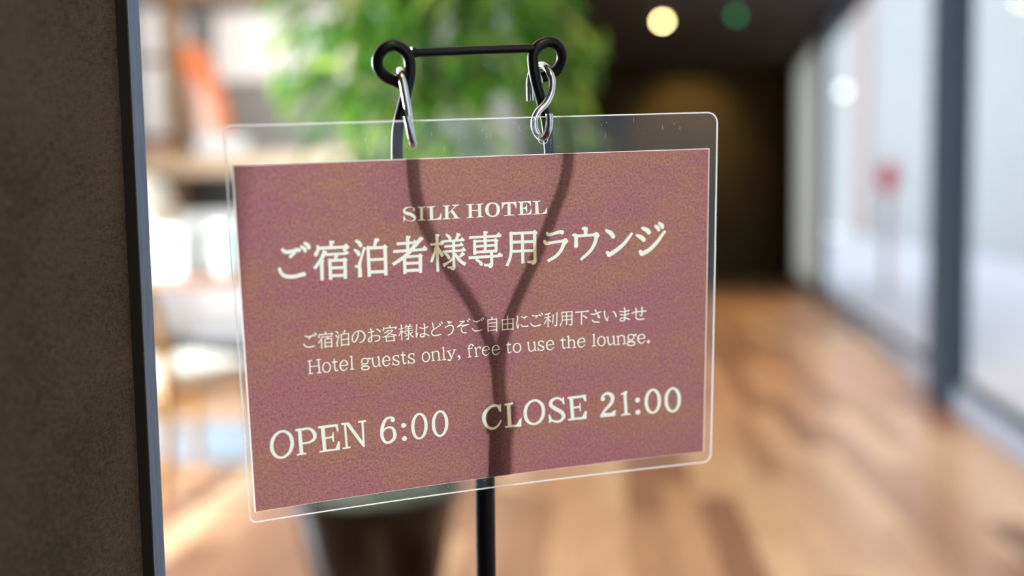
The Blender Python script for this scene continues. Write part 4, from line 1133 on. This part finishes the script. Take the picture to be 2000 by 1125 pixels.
# ---------------------------------------------------------------- lounge furniture
M_oak = mat('pale_wood', lin(222, 194, 160), 0.5, noise=0.15, scale=3, stretch=(1, 12, 12))
M_post = mat('brown_wood', lin(140, 108, 78), 0.55, noise=0.2, scale=3, stretch=(12, 12, 1))
M_yel = mat('honey_wood', lin(196, 142, 58), 0.45, noise=0.15, scale=5, stretch=(8, 8, 1))
M_tab = mat('reddish_wood', lin(140, 92, 66), 0.55, noise=0.2, scale=3, stretch=(1, 10, 10))
M_white = mat('white_card', lin(240, 240, 240), 0.7, noise=0.03, scale=6)
M_cush = mat('off_white_fabric', lin(236, 230, 216), 0.9, noise=0.08, scale=60, bump=0.2)
M_grey = mat('dark_grey_laminate', lin(92, 94, 98), 0.6, noise=0.12, scale=5)

# shelving on the back wall
sh = thing('shelving_unit', (-4.0, 7.75, 0), 'pale wooden shelving with brown posts against the grey back wall', 'shelf')
for x in (-4.33, -2.75):
    obj('post', one(((x, 7.56, 0), (x + 0.11, 7.68, 2.98)), bev=0.004), M_post, sh)
obj('shelf_board', one(((-4.58, 7.50, 1.43), (-2.70, 8.10, 1.59)), bev=0.006), M_oak, sh)
obj('shelf_board', one(((-4.58, 7.60, 1.735), (-4.33, 8.10, 1.775)), bev=0.003), M_post, sh)
obj('shelf_board', one(((-4.58, 7.60, 2.38), (-4.33, 8.10, 2.42)), bev=0.003), M_post, sh)
obj('shelf_board', one(((-4.58, 7.60, 2.94), (-2.70, 8.10, 2.98)), bev=0.003), M_oak, sh)
obj('back_panel', one(((-4.2, 8.08, 0.30), (-2.72, 8.12, 1.43))), mat('mid_grey_panel', lin(150, 150, 154), 0.7, noise=0.08, scale=4), sh)
b = tag(obj('storage_box', one(((-4.57, 7.62, 2.42), (-4.35, 8.05, 2.80)), bev=0.01), M_white), 'white box at the top of the shelving beside the post', 'box')
obj('lid', one(((-4.575, 7.61, 2.72), (-4.345, 8.06, 2.81)), bev=0.008), M_white, b)
b = tag(obj('file_box', one(((-4.57, 7.62, 1.775), (-4.35, 8.05, 2.36)), bev=0.01), M_white), 'tall white file box below the top shelf box', 'box')
obj('label_strip', one(((-4.37, 7.612, 1.95), (-4.355, 7.622, 2.30))), mat('lime_card', lin(196, 214, 120), 0.7, noise=0.05), b, label='narrow lime green strip')
tag(obj('folded_cloth', one(((-4.57, 7.60, 1.59), (-4.36, 8.0, 1.64)), ((-4.565, 7.61, 1.642), (-4.365, 7.99, 1.70)), bev=0.02), mat('pink_cloth', lin(226, 190, 176), 0.9, noise=0.1, scale=30)), 'pale pink folded cloth on the thick shelf board', 'cloth')

# orange book with a pink cover, slumped against the post
def prism(name, pts, y0, y1, m, parent=None):
    bm = bmesh.new()
    a = [bm.verts.new((x, y0, z)) for x, z in pts]; c = [bm.verts.new((x, y1, z)) for x, z in pts]
    bm.faces.new(a[::-1]); bm.faces.new(c)
    for k in range(len(pts)):
        bm.faces.new((a[k], a[(k + 1) % len(pts)], c[(k + 1) % len(pts)], c[k]))
    return obj(name, bm, m, parent)
bk = tag(prism('picture_book', [(-4.20, 2.50), (-4.05, 2.50), (-3.93, 2.28), (-3.82, 1.95), (-3.80, 1.59), (-4.08, 1.59), (-4.09, 1.95), (-4.12, 2.2), (-4.20, 2.26)], 7.62, 7.67, mat('orange_board', lin(214, 120, 74), 0.7, noise=0.1, scale=4)),
         'bent orange picture board with pale pink front leaning by the shelf post', 'book')
prism('cover', [(-4.07, 2.20), (-3.98, 2.10), (-3.91, 1.90), (-3.90, 1.60), (-4.06, 1.60), (-4.07, 1.95)], 7.612, 7.621, mat('pink_card', lin(240, 200, 186), 0.7, noise=0.06), bk)
tag(obj('paper_stack', one(((-4.06, 7.52, 1.59), (-3.62, 7.60, 1.74)), ((-4.05, 7.515, 1.60), (-3.63, 7.605, 1.72)), bev=0.004), mat('pale_grey_card', lin(222, 226, 230), 0.7, noise=0.05)), 'pale grey box file in front of the orange board', 'box')
# blank white board on the back wall
wb = thing('wall_board', (-3.6, 8.18, 2.27), 'wide white board hung high on the grey back wall', 'board')
obj('board_face', one(((-4.15, 8.165, 2.30), (-2.98, 8.195, 2.82))), M_white, wb)
obj('frame', one(((-4.17, 8.155, 2.27), (-2.96, 8.199, 2.30)), ((-4.17, 8.155, 2.82), (-2.96, 8.199, 2.85)), ((-4.17, 8.155, 2.30), (-4.15, 8.199, 2.82)), ((-2.98, 8.155, 2.30), (-2.96, 8.199, 2.82))), M_white, wb)
# low white cabinet in front of the shelving
cb = thing('low_cabinet', (-3.4, 7.2, 0), 'low white cabinet standing below the thick shelf board', 'cabinet')
obj('body', one(((-4.25, 6.95, 0.06), (-2.75, 7.45, 1.08)), bev=0.006), M_white, cb)
obj('worktop', one(((-4.27, 6.93, 1.08), (-2.73, 7.47, 1.115)), bev=0.004), mat('pale_stone', lin(214, 210, 202), 0.5, noise=0.05), cb)
for x in (-4.24, -3.74, -3.24):
    d = obj('door', one(((x, 6.93, 0.08), (x + 0.48, 6.95, 1.06)), bev=0.003), M_white, cb)
    obj('knob', one(((x + 0.42, 6.905, 0.58), (x + 0.44, 6.93, 0.60)), bev=0.004), M_grey, d)
obj('plinth', one(((-4.22, 6.99, 0), (-2.78, 7.42, 0.06))), M_grey, cb)

# table with things on it
tb = thing('dining_table', (-3.0, 5.35, 0), 'reddish wooden lounge table behind the honey wood chair', 'table')
obj('tabletop', one(((-4.1, 4.95, 0.70), (-2.1, 5.75, 0.76)), bev=0.008), M_tab, tb)
for x in (-4.02, -2.24):
    for y in (5.03, 5.61):
        obj('leg', one(((x, y, 0), (x + 0.06, y + 0.06, 0.70)), bev=0.004), M_grey, tb)
lp = thing('table_lamp', (-3.38, 5.5, 0.76), 'white drum table lamp with a honey wood frame on the table', 'lamp')
bm = bmesh.new(); lathe(bm, [(0.09, 0.76), (0.09, 0.78), (0.015, 0.79), (0.015, 0.98), (0.0, 0.98)], 24, (-3.38, 5.5, 0)); obj('base', bm, M_yel, lp, smooth=True)
bm = bmesh.new(); lathe(bm, [(0.20, 0.95), (0.23, 0.96), (0.22, 1.20), (0.17, 1.31), (0.10, 1.33)], 36, (-3.38, 5.5, 0)); obj('lamp_shade', bm, M_cush, lp, smooth=True)
bm = bmesh.new(); tube(bm, [(-3.38 + 0.236 * math.cos(a), 5.5, 1.10 + 0.2 * math.sin(a)) for a in [(-0.9 + 1.8 * k / 12) for k in range(13)]], 0.014, 8); obj('wooden_hoop', bm, M_yel, lp, smooth=True)
tag(obj('leaflet_box', one(((-3.16, 5.12, 0.76), (-2.88, 5.42, 1.02)), bev=0.006), M_white), 'white leaflet box on the reddish table beside the lamp', 'box')
tag(obj('paper_tray', one(((-3.80, 5.02, 0.76), (-3.20, 5.40, 0.80)), ((-3.78, 5.03, 0.80), (-3.22, 5.39, 0.83)), bev=0.004), M_white), 'stack of white paper at the front of the reddish table', 'paper')
tp = thing('small_pot', (-2.63, 5.2, 0.76), 'pale teal cup with a green sprig on the table corner', 'pot')
bm = bmesh.new(); lathe(bm, [(0.05, 0.76), (0.07, 0.80), (0.075, 1.04), (0.068, 1.04), (0.06, 1.01), (0.0, 1.01)], 24, (-2.63, 5.2, 0)); obj('cup', bm, mat('pale_teal_glaze', lin(205, 236, 232), 0.3, noise=0.05), tp, smooth=True)
bm = bmesh.new()
for k in range(14):
    leaf_geo(bm, Matrix.Translation((-2.63, 5.2, 1.0)) @ Matrix.Rotation(k * 0.9, 4, 'Z') @ Matrix.Rotation(0.2 - 0.11 * (k % 6), 4, 'X'), 0.13, 0.04)
obj('sprig', bm, M_leaf, tp, smooth=True)
# bench and white crate under and behind the table
bn = thing('bench', (-3.0, 6.25, 0), 'dark grey low bench behind the table', 'bench')
obj('seat', one(((-3.7, 6.05, 0.20), (-2.2, 6.45, 0.26)), bev=0.008), M_grey, bn)
for x in (-3.62, -2.36):
    obj('leg', one(((x, 6.08, 0), (x + 0.06, 6.42, 0.20)), bev=0.004), M_grey, bn)
cr = thing('white_crate', (-2.98, 6.25, 0.26), 'white crate on the dark grey bench', 'crate')
obj('crate_body', one(((-3.40, 6.08, 0.26), (-2.55, 6.42, 0.46)), bev=0.008), mat('pale_grey_plastic', lin(205, 205, 206), 0.6, noise=0.04), cr)
obj('rim', one(((-3.415, 6.065, 0.46), (-2.535, 6.435, 0.485)), bev=0.004), M_white, cr)
tag(obj('floor_patch', one(((-3.5, 3.95, 0.0), (-1.72, 4.75, 0.012)), bev=0.004), mat('pale_blue_patch', lin(126, 136, 146), 0.9, noise=0.08, scale=40)), 'flat pale blue-grey patch on the floor by the chair', 'mat')  # thin pale blue-grey slab lying on the floor

# honey wood chair with an off-white seat, its back towards the camera
ch = thing('wooden_chair', (-2.12, 3.72, 0), 'honey wood chair with off-white seat beside the dark partition', 'chair')
ch.rotation_euler = (0, 0, math.radians(-26))
CM = Matrix.Translation((-2.12, 3.72, 0)) @ Matrix.Rotation(math.radians(-26), 4, 'Z')
def chair_part(name, bm, m, smooth=False):
    bmesh.ops.transform(bm, matrix=CM, verts=bm.verts)
    o = obj(name, bm, m, ch, smooth)
    return o
for sx in (-1, 1):
    bm = bmesh.new(); tube(bm, catmull([(sx * 0.21, -0.25, 0), (sx * 0.205, -0.20, 0.25), (sx * 0.20, -0.19, 0.46), (sx * 0.20, -0.22, 0.66), (sx * 0.19, -0.27, 0.84)], 4), [0.019, 0.021, 0.023, 0.025, 0.026, 0.027, 0.027, 0.028, 0.028, 0.028, 0.027, 0.026, 0.025, 0.024, 0.023, 0.021, 0.018], 10)
    chair_part('leg', bm, M_yel, True)
    bm = bmesh.new(); tube(bm, [(sx * 0.215, 0.215, 0), (sx * 0.20, 0.20, 0.45)], [0.018, 0.024], 10)
    chair_part('leg', bm, M_yel, True)
    bm = bmesh.new(); tube(bm, [(sx * 0.203, -0.19, 0.40), (sx * 0.2, 0.20, 0.40)], 0.014, 8)
    chair_part('side_rail', bm, M_yel, True)
bm = bmesh.new(); tube(bm, catmull([(-0.19, -0.265, 0.80), (0, -0.31, 0.80), (0.19, -0.265, 0.80)], 6), 0.024, 10)
chair_part('backrest', bm, M_yel, True)
bm = bmesh.new(); tube(bm, [(-0.2, -0.2, 0.40), (0.2, -0.2, 0.40)], 0.012, 8); chair_part('rear_rail', bm, M_yel, True)
bm = bmesh.new(); tube(bm, [(-0.2, 0.2, 0.40), (0.2, 0.2, 0.40)], 0.012, 8); chair_part('front_rail', bm, M_yel, True)
bm = bmesh.new(); box(bm, (-0.225, -0.20, 0.43), (0.225, 0.225, 0.495), 0.022); chair_part('seat', bm, M_cush, True)

# slim ceiling lamp, added out of view to brighten the lounge back wall
pl = thing('added_ceiling_lamp', (-3.1, 6.7, CEIL), 'added slim white ceiling lamp, out of view, brightening the lounge shelving', 'ceiling light')
obj('housing', one(((-4.0, 6.62, CEIL - 0.05), (-2.2, 6.78, CEIL)), bev=0.004), M_white, pl)
obj('diffuser', one(((-3.97, 6.635, CEIL - 0.054), (-2.23, 6.765, CEIL - 0.0502))), mat('lit_diffuser', (1, 1, 1, 1), 0.5, emit=((1.0, 0.97, 0.92, 1), 4), noise=0.01), pl)
area('added_ceiling_lamp_light', (-3.1, 6.7, CEIL - 0.07), (-3.1, 7.9, 1.7), 1.7, 0.12, 50, (1.0, 0.97, 0.92))

# ---------------------------------------------------------------- small things in the corridor
M_lamp = mat('lit_lens', (1, 0.9, 0.62, 1), 0.5, emit=((1.0, 0.79, 0.36, 1), 55), noise=0.02)
M_lens = mat('dim_lens', (1, 0.9, 0.7, 1), 0.5, emit=((1.0, 0.8, 0.45, 1), 3), noise=0.02)
M_ring = mat('black_lamp_ring', lin(30, 28, 26), 0.5, noise=0.1)
def downlight(x, y, z, label, power, look, ang, bulb=True, col=(1.0, 0.66, 0.26)):
    t = thing('downlight', (x, y, z), label, 'ceiling light', 'downlights in the corridor ceiling')
    bm = bmesh.new(); lathe(bm, [(0.022, -0.008), (0.034, -0.008), (0.036, 0.0), (0.022, 0.0)], 28, (x, y, z)); obj('ring', bm, M_ring, t, smooth=True)
    bm = bmesh.new()
    if bulb:
        lathe(bm, [(0.0, -0.042), (0.012, -0.040), (0.021, -0.033), (0.026, -0.02), (0.025, -0.006), (0.021, 0.0), (0.0, 0.0)], 20, (x, y, z)); obj('bulb', bm, M_lamp, t, smooth=True)
    else:                                                     # glare-free lamp, its lens recessed in the ring
        lathe(bm, [(0.0, -0.0015), (0.0218, -0.0015), (0.0218, 0.0), (0.0, 0.0)], 20, (x, y, z)); obj('lens', bm, M_lens, t)
    spot('downlight_beam', (x, y, z - 0.05), look, power, col, ang, 0.8, 0.03)
downlight(-0.37, 10.6, CEIL, 'small warm downlight glowing in the dark corridor ceiling', 300, (-0.37, 10.6, 0), 90)
downlight(-0.2, 14.2, CEIL, 'warm downlight washing the end wall of the corridor', 62, (-0.2, 15.5, 2.2), 80, False)
downlight(0.55, -0.7, CEIL, 'warm downlight in the ceiling above the camera position', 118, (0.03, 0.62, 1.1), 34, True, (1.0, 0.58, 0.17))
downlight(0.25, 3.4, CEIL, 'added warm downlight, out of view just ahead of the sign stand', 48, (0.25, 3.4, 0), 95, False)  # unseen lamp added to lift the floor brightness
downlight(0.20, 7.0, CEIL, 'added warm downlight, out of view halfway along the corridor', 190, (0.20, 7.0, 0), 95, False)  # unseen too, added to warm the floor farther down
ex = thing('exit_light', (0.36, 10.0, 2.93), 'small green lit emergency sign hanging from the corridor ceiling', 'exit sign')
obj('case', one(((0.325, 10.0, 2.90), (0.395, 10.03, 2.98)), bev=0.003), M_ring, ex)
obj('lit_face', one(((0.332, 9.994, 2.907), (0.388, 10.0, 2.973))), mat('green_lens', (0.05, 0.5, 0.18, 1), 0.5, emit=((0.06, 0.75, 0.25, 1), 0.9), noise=0.02), ex, label='glowing green face')
obj('rod', one(((0.357, 10.012, 2.98), (0.363, 10.018, CEIL))), M_ring, ex)

# out in the street: a red oval sign on a pink post, and two white globe lamps on the facade
sg = thing('street_sign', (2.41, 13.5, -0.1), 'red oval sign on a pinkish post outside the farther window', 'street sign')
bm = bmesh.new(); lathe(bm, [(0.0, 0.0), (0.115, 0.0), (0.125, 0.012), (0.115, 0.024), (0.0, 0.024)], 32)
bmesh.ops.transform(bm, matrix=Matrix.Translation((2.41, 13.5, 1.42)) @ Matrix.Scale(1.7, 4, (0, 0, 1)) @ Matrix.Rotation(PI / 2, 4, 'X'), verts=bm.verts)
obj('sign_face', bm, mat('red_enamel', lin(232, 40, 62), 0.5, noise=0.05), sg, smooth=True)
obj('plate', one(((2.30, 13.49, 0.66), (2.52, 13.51, 0.84)), bev=0.004), mat('white_enamel', lin(244, 244, 246), 0.5, noise=0.03), sg)
bm = bmesh.new(); tube(bm, [(2.41, 13.53, -0.1), (2.41, 13.53, 1.5)], 0.05, 12)
obj('pole', bm, mat('pinkish_paint', lin(224, 188, 186), 0.6, noise=0.05), sg, smooth=True)
M_globe = mat('lit_white_globe', (1, 1, 1, 1), 0.4, emit=((0.94, 0.97, 1.0, 1), 4), noise=0.01)
for y, z, far_, in ((42.0, 5.62, 'farther'), (24.4, 5.33, 'nearer')):
    t = thing('wall_lamp', (6.0, y, z), 'lit white globe lamp high on the street facade, seen in the %s window' % far_, 'lamp', 'globe lamps across the street')
    bm = bmesh.new(); bmesh.ops.create_uvsphere(bm, u_segments=24, v_segments=14, radius=0.16, matrix=Matrix.Translation((5.72, y, z))); obj('globe', bm, M_globe, t, smooth=True)
    bm = bmesh.new(); tube(bm, catmull([(6.0, y, z - 0.3), (5.8, y, z - 0.3), (5.72, y, z - 0.15)], 4), 0.02, 8); obj('bracket', bm, M_ring, t, smooth=True)
